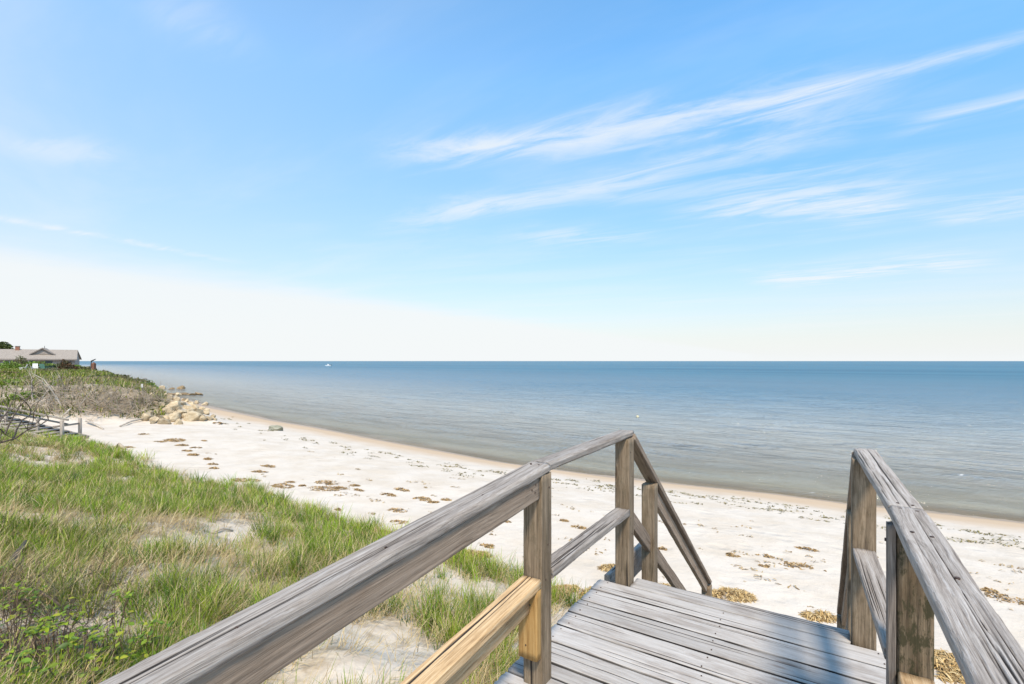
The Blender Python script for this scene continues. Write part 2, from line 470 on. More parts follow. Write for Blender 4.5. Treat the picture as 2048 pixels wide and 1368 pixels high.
def axis(fine0, fine1, step, lo, hi, grow):
    c = list(np.arange(fine0, fine1 + 1e-6, step))
    a = step; v = c[-1]
    while v < hi: a *= grow; v += a; c.append(v)
    a = step; v = c[0]; pre = []
    while v > lo: a *= grow; v -= a; pre.append(v)
    return np.array(pre[::-1] + c)
def grid(xs, ys):
    X, Y = np.meshgrid(xs, ys, indexing='ij'); nx, ny = len(xs), len(ys)
    i = np.arange(nx - 1)[:, None] * ny + np.arange(ny - 1)[None, :]
    return X, Y, np.stack([i, i + ny, i + ny + 1, i + 1], -1).reshape(-1, 4)


# ground: one sheet from the dunes over the beach down to the sea bed
gx = axis(-24, 10, .14, -900, 900, 1.10); gy = axis(1.0, 30, .14, -300, 1500, 1.05)
X, Y, Q = grid(gx, gy)
Zg = land(X, Y)
s_ = TX * X + TY * Y; q_ = NX * X + NY * Y
veg = np.maximum(sstep(-.1, .9, toe(s_) - q_), sstep(.5, 3, poly_sd(X, Y, HEAD)))
m, t, b = new_mat('sand')
geo = t.node('ShaderNodeNewGeometry'); pos = geo.outputs['Position']
zz = t.sep(pos)[2]
n1 = t.noise(pos, 1.1, 5, .6); n2 = t.noise(pos, 26, 4, .7); n3 = t.noise(pos, 4.5, 5, .65)
dry = t.mixc(t.maprange(n1, .35, .7), (.585, .52, .44, 1), (.53, .455, .365, 1))
dry = t.mixc(t.maprange(n2, .62, .75), dry, (.40, .33, .25, 1))
wetz = t.math('ADD', zz, t.math('MULTIPLY', t.math('SUBTRACT', n3, .5), .16))
damp = t.maprange(wetz, .74, .34)
wet = t.maprange(wetz, .17, .05)
c = t.mixc(damp, dry, (.50, .37, .245, 1))
c = t.mixc(wet, c, (.33, .235, .15, 1))
c = t.mixc(t.maprange(zz, -.02, -.10), c, (.50, .43, .33, 1))
vg = t.node('ShaderNodeAttribute', attribute_name='veg').outputs['Fac']
lit = t.mixc(t.maprange(n3, .42, .62), (.52, .44, .33, 1), (.33, .255, .165, 1))
c = t.mixc(t.math('MULTIPLY', vg, t.maprange(n1, .35, .65, .15, .9)), c, lit)
scb = t.node('ShaderNodeAttribute', attribute_name='scrub').outputs['Fac']
c = t.mixc(t.math('MULTIPLY', scb, t.maprange(t.noise(pos, .45, 4, .6), .62, .50, .15, .95)), c, (.22, .175, .115, 1))
t.l.new(c, b.inputs['Base Color'])
t.put(b.inputs['Roughness'], t.maprange(wet, 0., 1., .9, .38)); b.inputs['Specular IOR Level'].default_value = .3
vf = t.node('ShaderNodeTexVoronoi', feature='SMOOTH_F1'); t.put(vf.inputs['Vector'], t.mapping(pos, (2.4, 2.4, 1.))); vf.inputs['Scale'].default_value = 1.; vf.inputs['Smoothness'].default_value = .3
trod = t.math('MULTIPLY', t.maprange(vf.outputs['Distance'], .42, .12), t.maprange(t.noise(pos, .35, 3), .40, .62))      # trodden hollows
hh = t.math('SUBTRACT', t.math('ADD', t.math('MULTIPLY', t.noise(pos, 5.5, 4, .55), .6), t.math('MULTIPLY', n2, .12)), t.math('MULTIPLY', trod, .45))
bn = t.node('ShaderNodeBump'); t.put(bn.inputs['Height'], hh); t.put(bn.inputs['Strength'], t.maprange(zz, .25, .9, .05, .75)); bn.inputs['Distance'].default_value = .07
t.l.new(bn.outputs[0], b.inputs['Normal'])
M['sand'] = m
tag(mesh_obj('ground', np.stack([X, Y, Zg], -1).reshape(-1, 3), Q, m, None, True, None, {'veg': veg.ravel(), 'scrub': sstep(.8, 2.6, poly_sd(X, Y, HEAD) + .8 * vnoise(X * .6, Y * .6, 47)).ravel() + (.8 * (1 - sstep(.5, 1.1, np.hypot(X + 3.0, Y - 2.85)))).ravel()}), kind='structure')

# sea: rippled near the shore, a flat sheet to the horizon beyond
sx_ = axis(-42, 30, .36, -40000, 40000, 1.11); sy_ = [11.0]; a_ = .11
while sy_[-1] < 45000: sy_.append(sy_[-1] + a_); a_ *= 1.0085
sy_ = np.array(sy_)
X, Y, Q = grid(sx_, sy_)
dep = -land(X, Y)
zs = np.zeros_like(X)
near = 1 - sstep(45, 110, Y); nearx = 1 - sstep(34, 60, np.abs(X + 6))
rw = np.random.default_rng(3)
# crests bend with the shore: phase follows the distance out from the waterline
sS = TX * X + TY * Y; off = NX * X + NY * Y - np.interp(sS, SS, QS)
for i in range(24):
    wl = rw.uniform(.9, 2.6) if i % 3 else rw.uniform(2.6, 5.0); ang = rw.normal(0, .30); kk = 2 * math.pi / wl
    ddx, ddy = NX * math.cos(ang) - NY * math.sin(ang), NX * math.sin(ang) + NY * math.cos(ang)
    ph = kk * (.5 * (X * ddx + Y * ddy) + .5 * off * 1.0) + rw.uniform(0, 6.28) + 1.6 * vnoise(X * .22 + i * 3, Y * .22, 61)
    am = .0125 * wl ** 1.0 * (.55 + .8 * np.clip(vnoise(X * .16 + 5 * i, Y * .12 + i, 62), -.6, 1))
    zs += am * np.sin(ph)
swl = np.sin(off * 2.1 + 2.2 * vnoise(X * .12, Y * .12, 64) + .7)
zs += .028 * np.clip(swl, 0, 1) ** 3 * (1 - sstep(7, 16, off)) * sstep(-.2, .8, off) * (.4 + .6 * sstep(-.2, .4, vnoise(X * .18 + 3, Y * .18, 65)))
zs *= near * nearx * (.12 + .78 * sstep(.3, 5.0, off))
foam = np.zeros_like(X)
for (fx, fy, ln, wd) in ((1590, 983, 1.1, .07), (1930, 951, .9, .05)):
    Zf = CAM_Z * FPX / (fy - CY); Xf = (fx - CX) / FPX * Zf
    al = (X - Xf) * TX + (Y - Zf) * TY; ac = (X - Xf) * NX + (Y - Zf) * NY + .12 * vnoise(al * 1.4, al * 0, 71)
    g = np.exp(-(ac / wd) ** 2) * np.exp(-(al / ln) ** 4)
    foam = np.maximum(foam, g); zs += .05 * np.exp(-((ac - .05) / .28) ** 2) * np.exp(-(al / (ln * 1.3)) ** 4)
edge = np.exp(-((off - .06 - .1 * vnoise(sS * .9, sS * 0, 72)) / .07) ** 2) * sstep(.2, .9, vnoise(sS * .7, sS * 0 + 5, 73)) * .6
foam = np.maximum(foam, edge * .7)
m, t, b = new_mat('sea_water'); t.n.remove(b); out = t.n['Material Output']
pos = t.node('ShaderNodeNewGeometry').outputs['Position']
da = t.node('ShaderNodeAttribute', attribute_name='depth').outputs['Fac']
fo = t.node('ShaderNodeAttribute', attribute_name='foam').outputs['Fac']
rp = t.mapping(pos, rot=(0, 0, R_(34)))
r1 = t.noise(t.mapping(rp, (.55, 1.9, 1)), 1.0, 6, .62, .4)
r2 = t.noise(t.mapping(rp, (2.2, 6.5, 1)), 1.0, 4, .6, .3)
r3 = t.noise(t.mapping(rp, (.02, .085, 1)), 1.0, 6, .6, .4)
r5 = t.noise(t.mapping(rp, (.14, .62, 1)), 1.0, 5, .65, .5)
r4 = t.noise(t.mapping(rp, (.004, .02, 1)), 1.0, 5, .6, .4)
hgt = t.math('ADD', t.math('ADD', t.math('MULTIPLY', r1, .20), t.math('MULTIPLY', r5, .55)), t.math('ADD', t.math('MULTIPLY', r2, .055), t.math('MULTIPLY', r3, .9)))
bn = t.node('ShaderNodeBump'); t.put(bn.inputs['Height'], hgt); bn.inputs['Strength'].default_value = 1.0; bn.inputs['Distance'].default_value = 1.6
deep = t.mixc(t.maprange(r4, .35, .65), (.052, .150, .225, 1), (.070, .188, .262, 1))
shal = t.mixc(t.maprange(da, .25, 2.6), (.37, .37, .335, 1), (.13, .22, .285, 1))
bodyc = t.mixc(t.maprange(da, 1.0, 7.0), shal, deep)
dif = t.node('ShaderNodeBsdfDiffuse'); t.put(dif.inputs[0], bodyc); t.l.new(bn.outputs[0], dif.inputs['Normal'])
tr = t.node('ShaderNodeBsdfTransparent'); tr.inputs[0].default_value = (.86, .88, .84, 1)
op = t.math('SUBTRACT', 1., t.math('POWER', 2.718, t.math('MULTIPLY', t.math('MAXIMUM', da, 0.), -2.6)))
mx = t.node('ShaderNodeMixShader'); t.put(mx.inputs[0], op); t.l.new(tr.outputs[0], mx.inputs[1]); t.l.new(dif.outputs[0], mx.inputs[2])
gl = t.node('ShaderNodeBsdfGlossy'); gl.inputs['Roughness'].default_value = .05; t.l.new(bn.outputs[0], gl.inputs['Normal'])
fr = t.node('ShaderNodeFresnel'); fr.inputs[0].default_value = 1.33; t.l.new(bn.outputs[0], fr.inputs['Normal'])
mg = t.node('ShaderNodeMixShader'); t.put(mg.inputs[0], t.math('MINIMUM', t.math('MULTIPLY', fr.outputs[0], .9), t.maprange(da, .3, 5.0, .60, .24)))
t.l.new(mx.outputs[0], mg.inputs[1]); t.l.new(gl.outputs[0], mg.inputs[2])
fd = t.node('ShaderNodeBsdfDiffuse'); fd.inputs[0].default_value = (.8, .8, .78, 1)
mf = t.node('ShaderNodeMixShader')
t.put(mf.inputs[0], t.maprange(t.math('MULTIPLY', fo, t.math('ADD', .2, t.noise(pos, 9, 6, .75))), .34, .80, 0., .8))
t.l.new(mg.outputs[0], mf.inputs[1]); t.l.new(fd.outputs[0], mf.inputs[2]); t.l.new(mf.outputs[0], out.inputs[0])
M['sea'] = m
tag(mesh_obj('sea', np.stack([X, Y, zs], -1).reshape(-1, 3), Q, m, None, True, None, {'depth': np.clip(dep, -1, 30).ravel(), 'foam': foam.ravel()}), kind='structure')

# ------------------------------------------------------------------ the stairway and its landing
TH = math.atan(616 / FPX)
Fv = Vector((math.sin(TH), math.cos(TH), 0)); Rv = Vector((math.cos(TH), -math.sin(TH), 0))
DECK = CAM_Z - 1.355
O = Vector((0.5523, 2.9997, 0))
def W(u, v, z): return O + Rv * u + Fv * v + Vector((0, 0, z))
RAIL = CAM_Z - .435; MID = CAM_Z - .895          # top of the hand rails and of the middle rails
st_loc = W(.7, -.6, 0); st_loc.z = ground(st_loc.x, st_loc.y)
stair = tag(empty('beach_stairway', st_loc), 'weathered grey wooden landing with hand rails leading down steps to the beach', 'stairway')
def bd(name, a, b, wid, thk, mat, **kw): return board(name, a, b, wid, thk, M[mat], stair, origin=st_loc, **kw)
zc_ = DECK - .019
# deck planks, .152 apart
gaps = [0.0, -.147, -.300, -.455, -.604, -.757, -.905, -1.058]
while gaps[-1] > -3.3: gaps.append(gaps[-1] - .152)
bd('deck_plank', W(.189, .069, zc_), W(1.276, .069, zc_), .128, .038, 'deck', seed=1, cracks=5, res=.004, seg=.02)
for i in range(len(gaps) - 1):
    v0, v1 = gaps[i], gaps[i + 1]; vc = (v0 + v1) / 2; wd = v0 - v1 - .011
    e0, e1 = random.uniform(-.006, .006), 1.49 + random.uniform(-.01, .01)
    near_ = i < 8
    if i == 7:
        bd('deck_plank', W(e0, vc, zc_), W(.188, vc, zc_), wd, .038, 'deck', seed=20 + i, cracks=3)
        bd('deck_plank', W(.192, vc, zc_ + .002), W(e1, vc, zc_ + .002), wd, .038, 'new', seed=40 + i, cracks=2)
        continue
    bd('deck_plank', W(e0, vc, zc_ + random.uniform(-.0015, .0015)), W(e1, vc, zc_ + random.uniform(-.0015, .0015)), wd, .038, 'deck', seed=20 + i, rad=.006, edge_dirt=.6,
       cracks=3 if near_ else 2, res=.004 if near_ else .012, seg=.02 if near_ else .1)
# joists and rim under the deck
for u in (.05, .72, 1.39): bd('joist', W(u, -.03, DECK - .14), W(u, -3.2, DECK - .14), .038, .19, 'side', res=.02, seg=.3, seed=int(u * 100))
bd('rim_board', W(.19, .10, DECK - .135), W(1.27, .10, DECK - .135), .038, .18, 'side', res=.02, seg=.2, seed=77)
# posts
def post(u, v, top, mat, seed, bottom=None, size=.090, cr=3):
    p = W(u, v, 0); g = ground(p.x, p.y) - .3 if bottom is None else bottom
    return bd('post', Vector((p.x, p.y, g)), Vector((p.x, p.y, top)), size, size, mat, up=tuple(-Fv), seed=seed, cracks=cr, res=.004, seg=.03, rad=.005, crack_zone=(.005, .25))
post(.1385, -1.040, RAIL - .040, 'post', 3)
post(.1375, .0455, RAIL - .040, 'post', 4)
post(1.3275, .053, RAIL - .040, 'post', 5, size=.094)
post(1.4075, -.795, RAIL - .091, 'oldpost', 6, size=.092, cr=5)
post(.1385, -3.10, RAIL - .23, 'post', 7); post(1.405, -3.10, RAIL - .096, 'post', 8)
bd('post_strip', W(1.348, -.815, DECK - .25), W(1.348, -.815, RAIL - .10), .022, .05, 'strip', up=tuple(-Fv), seed=9, cracks=6, res=.003, seg=.02, rad=.003, crack_zone=(0, .08))
# hand rails; the left one falls away gently towards the camera
SL = .084
def lz(v, top): return top - SL * (-1.01 - v)
hl = bd('hand_rail', W(.135, -3.15, lz(-3.15, RAIL) - .02), W(.135, -1.012, RAIL - .02), .104, .040, 'cap', seed=101, cracks=13, res=.0025, seg=.015, rad=.011, wear=1.7, crack_zone=(.02, .135), long=[(.020, .1, 1.9, .0016), (.0265, .0, 2.05, .0022), (.034, .2, 2.0, .0018), (.041, .5, 2.1, .0013), (.068, .9, 2.1, .0012)])
bd('hand_rail', W(.132, -1.006, RAIL - .019), W(.122, .128, RAIL - .019), .092, .038, 'cap', seed=102, cracks=10, res=.0025, seg=.015, rad=.009, wear=2.4, crack_zone=(.0, .13))
hr = bd('hand_rail', W(1.402, -3.15, RAIL - .075), W(1.394, -.772, RAIL - .070), .097, .040, 'cap', seed=103, cracks=9, res=.0025, seg=.015, rad=.009, wear=1.5, crack_zone=(.005, .09), long=[(.022, .4, 1.95, .0022), (.048, .5, 1.75, .0019), (.064, .2, 2.2, .0015)])
hd = bd('hand_rail', W(1.393, -.767, RAIL - .0695), W(1.340, .135, RAIL - .0195), .094, .039, 'cap', seed=104, cracks=7, res=.0025, seg=.015, rad=.009, wear=1.8, crack_zone=(.005, .09))
# board on edge under the left hand rail
bd('rail_support', W(.156, -3.15, lz(-3.15, RAIL) - .0855), W(.156, -1.088, lz(-1.088, RAIL) - .0855), .038, .089, 'side', seed=110, cracks=3, res=.003, seg=.02, rad=.004, crack_zone=(.04, .13))
# middle rails
bd('middle_rail', W(.1375, -3.15, lz(-3.15, MID) - .02), W(.1375, -1.088, lz(-1.088, MID) - .02), .091, .040, 'new', seed=111, cracks=6, res=.003, seg=.03, rad=.006, wear=.6)
bd('middle_rail_support', W(.131, -3.15, lz(-3.15, MID) - .0855), W(.131, -1.127, lz(-1.127, MID) - .0855), .038, .089, 'new', seed=112, res=.005, seg=.05, rad=.005, wear=.6)
bd('support_block', W(.1375, -1.1045, CAM_Z - 1.225), W(.1375, -1.1045, CAM_Z - .940), .090, .037, 'block', up=tuple(-Fv), seed=113, res=.004, seg=.03, rad=.004, wear=.5)
bd('middle_rail', W(.142, -.992, MID - .02), W(.142, -.001, MID - .02), .088, .040, 'cap', seed=114, cracks=7, res=.003, seg=.02, rad=.006, wear=1.4)
bd('middle_rail', W(1.380, -.748, MID - .105), W(1.328, .004, MID - .02), .088, .040, 'cap', seed=115, cracks=6, res=.003, seg=.02, rad=.006, wear=1.6)
bd('middle_rail', W(1.408, -3.15, MID - .125), W(1.408, -.844, MID - .125), .091, .040, 'new', seed=116, res=.004, seg=.04, wear=.6)
# flight of steps down to the sand
SLOPE = .75; NST = 9; RUN = .25; RISE = SLOPE * RUN
for i in range(1, NST + 1):
    v = .14 + RUN * (i - .5); z = DECK - RISE * i
    bd('stair_tread', W(.20, v, z - .019), W(1.265, v, z - .019), .24, .038, 'deck', seed=130 + i, res=.01, seg=.05, cracks=3)
for u in (.205, 1.262):
    bd('stringer', W(u, .125, DECK - .26), W(u, .14 + RUN * NST, DECK - .26 - SLOPE * (RUN * NST)), .038, .235, 'side', seed=int(u * 50), res=.015, seg=.1)
for k_, u in enumerate((.1375, 1.330)):
    zt = lambda v: RAIL - SLOPE * (v - .10)
    a0, a1 = .112, 2.62
    tilt = math.sqrt(1 + SLOPE ** 2)
    upn = (-Fv * 0 + Vector((0, 0, 1)))
    bd('hand_rail', W(u, a0, zt(a0) - .025), W(u, a1, zt(a1) - .025), .090, .038, 'side', seed=150 + k_, cracks=6, res=.003, seg=.03, wear=1.5)
    bd('rail_support', W(u - .005 if k_ == 0 else u + .005, .66, zt(.66) - .025 - .0655 * tilt), W(u - .005 if k_ == 0 else u + .005, 2.58, zt(2.58) - .025 - .0655 * tilt), .038, .089, 'side', seed=152 + k_, res=.005, seg=.05)
    z2 = lambda v: MID - .06 - SLOPE * (v - .10)
    bd('middle_rail', W(u, a0 - .01, z2(a0)), W(u, 2.56, z2(2.56)), .040, .089, 'side', seed=154 + k_, cracks=4, res=.004, seg=.03, wear=1.3)
    post(u, .565, zt(.565) - .085, 'post', 160 + k_)
    post(u, 2.60, zt(2.60) - .07, 'post', 162 + k_)
bd('side_board', W(-.012, .135, DECK - .125), W(-.012, 1.0, DECK - .15), .038, .19, 'cap', seed=170, res=.006, seg=.05, cracks=2)
# nail heads
bpy.context.view_layer.update()
def nail_on(parent, pts, r=.0042):
    inv = parent.matrix_world.inverted()
    for p in pts:
        mb = MB(); mb.tube([Vector(p) - Vector((0, 0, .004)), Vector(p) + Vector((0, 0, .0016))], [r, r * .9], 8)
        o = mb.build('nail_head', M['nail'], parent); o.matrix_parent_inverse = inv
RE = RAIL - .0505
nail_on(hr, [W(1.374, -.80, RE), W(1.415, -.81, RE), W(1.372, -1.06, RE), W(1.412, -1.08, RE), W(1.410, -1.38, RE)], .0055)
nail_on(hd, [W(1.374, -.735, RE + .002), W(1.413, -.742, RE + .002)], .0045)
nail_on(hl, [W(.15, v, lz(v, RAIL)) for v in (-1.05, -1.45, -1.9, -2.3)] + [W(.118, -1.06, RAIL)], .0042)
nail_on(stair, [W(u + random.uniform(-.012, .012), v + dv, DECK + .0008) for u in (.05, .72, 1.39) for v in [(gaps[i] + gaps[i + 1]) / 2 for i in range(7)] for dv in (-.04, .04)], .0036)
def nail_face(pts, ax, r=.004):
    for p in pts:
        mb = MB(); mb.tube([Vector(p) - ax * .004, Vector(p) + ax * .0015], [r, r * .9], 8)
        o = mb.build('nail_head', M['nail'], stair); o.matrix_parent_inverse = stair.matrix_world.inverted()
nail_face([W(.183, .03 + .02 * (i % 2), z) for i, z in enumerate((RAIL - .12, RAIL - .27, MID - .06, MID - .16))] + [W(.184, -1.03, MID + .12), W(.184, -1.05, MID - .02), W(.184, -1.02, RAIL - .1)], Rv)
nail_face([W(.1755, -1.12, RAIL - .07), W(.1755, -1.125, RAIL - .10), W(.1755, -1.15, RAIL - .085)], Rv)
nail_face([W(.13, -1.1235, CAM_Z - 1.17), W(.15, -1.1235, CAM_Z - 1.0)], -Fv, .0035)
nail_face([W(1.334, -.80, RAIL - .16), W(1.334, -.82, MID - .2)], -Rv, .006)

# ------------------------------------------------------------------ vegetation tools
def leaf_mat(name, trans=.35, rough=.55):
    m, t, b = new_mat(name)
    ca = t.node('ShaderNodeAttribute', attribute_name='tint').outputs['Color']
    t.l.new(ca, b.inputs['Base Color']); b.inputs['Roughness'].default_value = rough; b.inputs['Specular IOR Level'].default_value = .3
    tl = t.node('ShaderNodeBsdfTranslucent'); t.l.new(ca, tl.inputs[0])
    mxs = t.node('ShaderNodeMixShader'); mxs.inputs[0].default_value = trans
    t.l.new(b.outputs[0], mxs.inputs[1]); t.l.new(tl.outputs[0], mxs.inputs[2])
    t.l.new(mxs.outputs[0], t.n['Material Output'].inputs[0])
    return m
M['blade'] = leaf_mat('grass_blade', .2)
M['leaf'] = leaf_mat('leaf', .3, .5)
M['twig'] = simple('dead_grey_wood', (.35, .285, .215), .9, .35, 5)
M['darktwig'] = simple('dark_bark', (.085, .064, .048), .9, .45, 9)
M['pale'] = simple('bleached_driftwood', (.42, .37, .31), .9, .3, 6)
M['stem'] = simple('brown_stem', (.12, .075, .045), .8, .4, 20)


def blades(P, hgt, wid, lean, ang, curl, tint):
    """many grass blades: three joints and a tip each"""
    n = len(P)
    dirx, diry = np.cos(ang), np.sin(ang)
    ts = np.array([0, .38, .72, 1.0])
    V = np.zeros((n, 7, 3)); wx, wy = -diry, dirx
    tw = rng.uniform(-.8, .8, n); wx, wy = wx * np.cos(tw) + dirx * np.sin(tw), wy * np.cos(tw) + diry * np.sin(tw)
    for i, tt in enumerate(ts):
        phi = lean + curl * tt                                  # angle from upright grows along the blade
        phi0 = lean + curl * tt * .5
        r_ = hgt * tt * np.sin(phi0); z_ = hgt * tt * np.cos(phi0)
        cx_, cy_, cz_ = P[:, 0] + dirx * r_, P[:, 1] + diry * r_, P[:, 2] + z_
        ww = wid * (1 - .55 * tt) * .5
        if i < 3:
            V[:, 2 * i] = np.stack([cx_ - wx * ww, cy_ - wy * ww, cz_], -1); V[:, 2 * i + 1] = np.stack([cx_ + wx * ww, cy_ + wy * ww, cz_], -1)
        else: V[:, 6] = np.stack([cx_, cy_, cz_], -1)
    b_ = (np.arange(n) * 7)[:, None]
    T = np.concatenate([b_ + np.array([[0, 1, 3]]), b_ + np.array([[0, 3, 2]]), b_ + np.array([[2, 3, 5]]), b_ + np.array([[2, 5, 4]]), b_ + np.array([[4, 5, 6]])], 0)
    shade = np.array([.75, .75, .95, .95, 1.05, 1.05, 1.1])
    C = tint[:, None, :] * (1 + 0 * shade[None, :, None])
    return V.reshape(-1, 3), T, C.reshape(-1, 3)


def inview(x, y, z, m=220):
    yy = np.maximum(y, .3); px = CX + x / yy * FPX; py = CY - (z - CAM_Z) / yy * FPX
    return (y > .6) & (px > -m - 120) & (px < 2048 + m) & (py < 1368 + m)


# bare sand pockets between the grass, as (photo x, y, metres)
POCK = [(400, 1082, .45), (465, 1070, .42), (150, 1055, .16), (450, 1275, .22), (760, 1290, .55), (690, 1265, .45), (830, 1315, .5), (915, 1180, .5), (850, 1145, .42), (790, 1340, .4),
        (600, 1345, .25), (985, 1185, .42), (1140, 1250, .42), (1085, 1300, .38), (600, 1368, .35), (1020, 1215, .2), (660, 1330, .25), (1190, 1180, .3), (230, 1040, .15), (330, 1000, .15)]
POCK = [(hit(x, y), r) for x, y, r in POCK]
def pocket(x, y):
    k = np.zeros_like(x)
    for p, r in POCK:
        k = np.maximum(k, 1 - sstep(.55 * r, 1.35 * r, np.hypot((x - p.x) * 1.0, (y - p.y) * .8) + .12 * vnoise(x * 6, y * 6, 81)))
    return k
def under_deck(x, y):
    u = (x - O.x) * Rv.x + (y - O.y) * Rv.y; v = (x - O.x) * Fv.x + (y - O.y) * Fv.y
    return (u > -.05) & (u < 1.5) & (v < .15) | (u > .05) & (u < 1.4) & (v < 2.8) & (v > -3)


BR = hit(60, 1320); BRC = (BR.x - .2, BR.y)
def scatter_clumps(n, dens_pow, lo=-.25, thin=.9):
    """clump centres on the near dune, thicker close to the camera"""
    out = []
    while len(out) < n:
        Z = 1.9 + (24 - 1.9) * rng.random(6000) ** dens_pow
        fx_ = rng.uniform(-1.35, .75, 6000); x = fx_ * Z; y = Z
        d = inland(x, y); z = land(x, y)
        hd_ = poly_sd(x, y, HEAD)
        ok = (d > lo + .35 * vnoise(x * 1.1, y * 1.1, 84)) & inview(x, y, z) & (~under_deck(x, y)) & (hd_ < .5) & (rng.random(6000) > pocket(x, y) * .97)
        ok &= ~((x > 1.5) & (y < 9))
        ok &= (NX * x + NY * y > -4)
        ok &= rng.random(6000) > thin * (1 - sstep(.65, 1.1, np.hypot(x - BRC[0], y - BRC[1]) + .15 * vnoise(x * 3, y * 3, 86)))
        out += list(zip(x[ok], y[ok], z[ok], d[ok]))
    return np.array(out[:n])


GREEN = np.array([(.140, .232, .009), (.200, .300, .012), (.075, .150, .010), (.250, .310, .022)])
STRAW = np.array([(.56, .44, .22), (.48, .36, .17), (.64, .53, .31), (.38, .28, .14)])
# green marram grass
cl_ = scatter_clumps(6200, 1.45, -.10)
keepg = (fbm(cl_[:, 0] * .75, cl_[:, 1] * .75, 91, 3) + .12 * rng.normal(size=len(cl_))) > -.20
keepg |= np.abs(cl_[:, 3] - .45) < .5
cl_ = cl_[keepg]
nb = rng.integers(16, 40, len(cl_)); idx = np.repeat(np.arange(len(cl_)), nb)
N = len(idx); rr = np.abs(rng.normal(0, .075, N)); aa = rng.uniform(0, 6.283, N)
P = cl_[idx, :3].copy(); P[:, 0] += rr * np.cos(aa); P[:, 1] += rr * np.sin(aa); P[:, 2] = land(P[:, 0], P[:, 1]) - .015
ch = rng.uniform(.20, .44, len(cl_)) * (1 - .25 * sstep(2.5, 5, cl_[:, 3])); hgt = ch[idx] * rng.uniform(.55, 1.1, N)
wid = rng.uniform(.0035, .0075, N) * (1 + .09 * np.clip(P[:, 1] - 4, 0, 20))
ang = aa * .75 + .25 * 0.6 + rng.normal(.0, .7, N); lean = np.abs(rng.normal(.12, .16, N)) + rr * 1.6; curl = rng.uniform(.1, 1.0, N)
ti = (GREEN[rng.integers(0, 4, len(cl_))] * rng.uniform(.55, 1.2, (len(cl_), 1)))[idx] * rng.uniform(.75, 1.3, (N, 1)); mixs = (rng.random(N) < .16)[:, None]
ti = ti * (1 + .22 * (1 - sstep(.6, 1.4, cl_[idx, 3])))[:, None]       # young growth along the seaward edge
ti = np.where(mixs, STRAW[rng.integers(0, 4, N)] * .95, ti)
V1, T1, C1 = blades(P, hgt, wid, lean, ang, curl, ti)
tag(mesh_obj('marram_grass', V1, T1, M['blade'], None, False, None, {'tint': C1}), 'green marram grass growing in tufts over the near dune', 'grass', kind='stuff')
# dry straw lying and bending between the tufts
cl_ = scatter_clumps(5000, 1.4, -.15, .9)
nb = rng.integers(9, 22, len(cl_)); idx = np.repeat(np.arange(len(cl_)), nb)
N = len(idx); rr = np.abs(rng.normal(0, .12, N)); aa = rng.uniform(0, 6.283, N)
P = cl_[idx, :3].copy(); P[:, 0] += rr * np.cos(aa); P[:, 1] += rr * np.sin(aa); P[:, 2] = land(P[:, 0], P[:, 1]) + rng.uniform(-.01, .03, N)
hgt = rng.uniform(.12, .34, N); wid = rng.uniform(.0035, .0065, N) * (1 + .09 * np.clip(P[:, 1] - 4, 0, 20))
wind = rng.normal(.3, .5, len(cl_))[idx]
ang = wind + rng.normal(0, .9, N); lean = rng.uniform(.35, 1.35, N); curl = rng.uniform(.1, .9, N)
ti = STRAW[rng.integers(0, 4, N)] * rng.uniform(.65, 1.15, (N, 1))
V1, T1, C1 = blades(P, hgt, wid, lean, ang, curl, ti)
tag(mesh_obj('dry_grass', V1, T1, M['blade'], None, False, None, {'tint': C1}), 'dry straw coloured grass lying between the green tufts', 'grass', kind='stuff')
# coarse growth on the headland beyond the neighbouring steps
n = 60000
Z = 21 + (85 - 21) * rng.random(n) ** 1.9; fx_ = rng.uniform(-1.2, -.72, n); x = fx_ * Z; y = Z
hd_ = poly_sd(x, y, HEAD); d = inland(x, y)
ok = (hd_ > 1.2 + .8 * vnoise(x * .5, y * .5, 95)) & (fbm(x * .3, y * .3, 96, 3) > -.22)
sandy = sstep(.1, .4, vnoise(x * .22 + 3, y * .22, 97)) * (rng.random(n) < .8); ok &= (sandy < .5)
x, y = x[ok], y[ok]; n = len(x); P = np.stack([x, y, land(x, y) - .03], -1)
gmix = sstep(-.25, .3, fbm(x * .25, y * .25, 98, 3) + .3 * sstep(36, 44, y))
ti = np.where((rng.random(n) < .30 + .55 * gmix)[:, None], GREEN[rng.integers(0, 4, n)] * .8 + np.array([.02, 0, .005]), STRAW[rng.integers(0, 4, n)] * .7) * rng.uniform(.7, 1.2, (n, 1))
V1, T1, C1 = blades(P, rng.uniform(.22, .55, n), rng.uniform(.03, .06, n) * (1 + .01 * y), np.abs(rng.normal(.2, .25, n)), rng.uniform(0, 6.28, n), rng.uniform(.1, 1, n), ti)
tag(mesh_obj('headland_grass', V1, T1, M['blade'], None, False, None, {'tint': C1}), 'mixed green and straw grass covering the far dune', 'grass', kind='stuff')


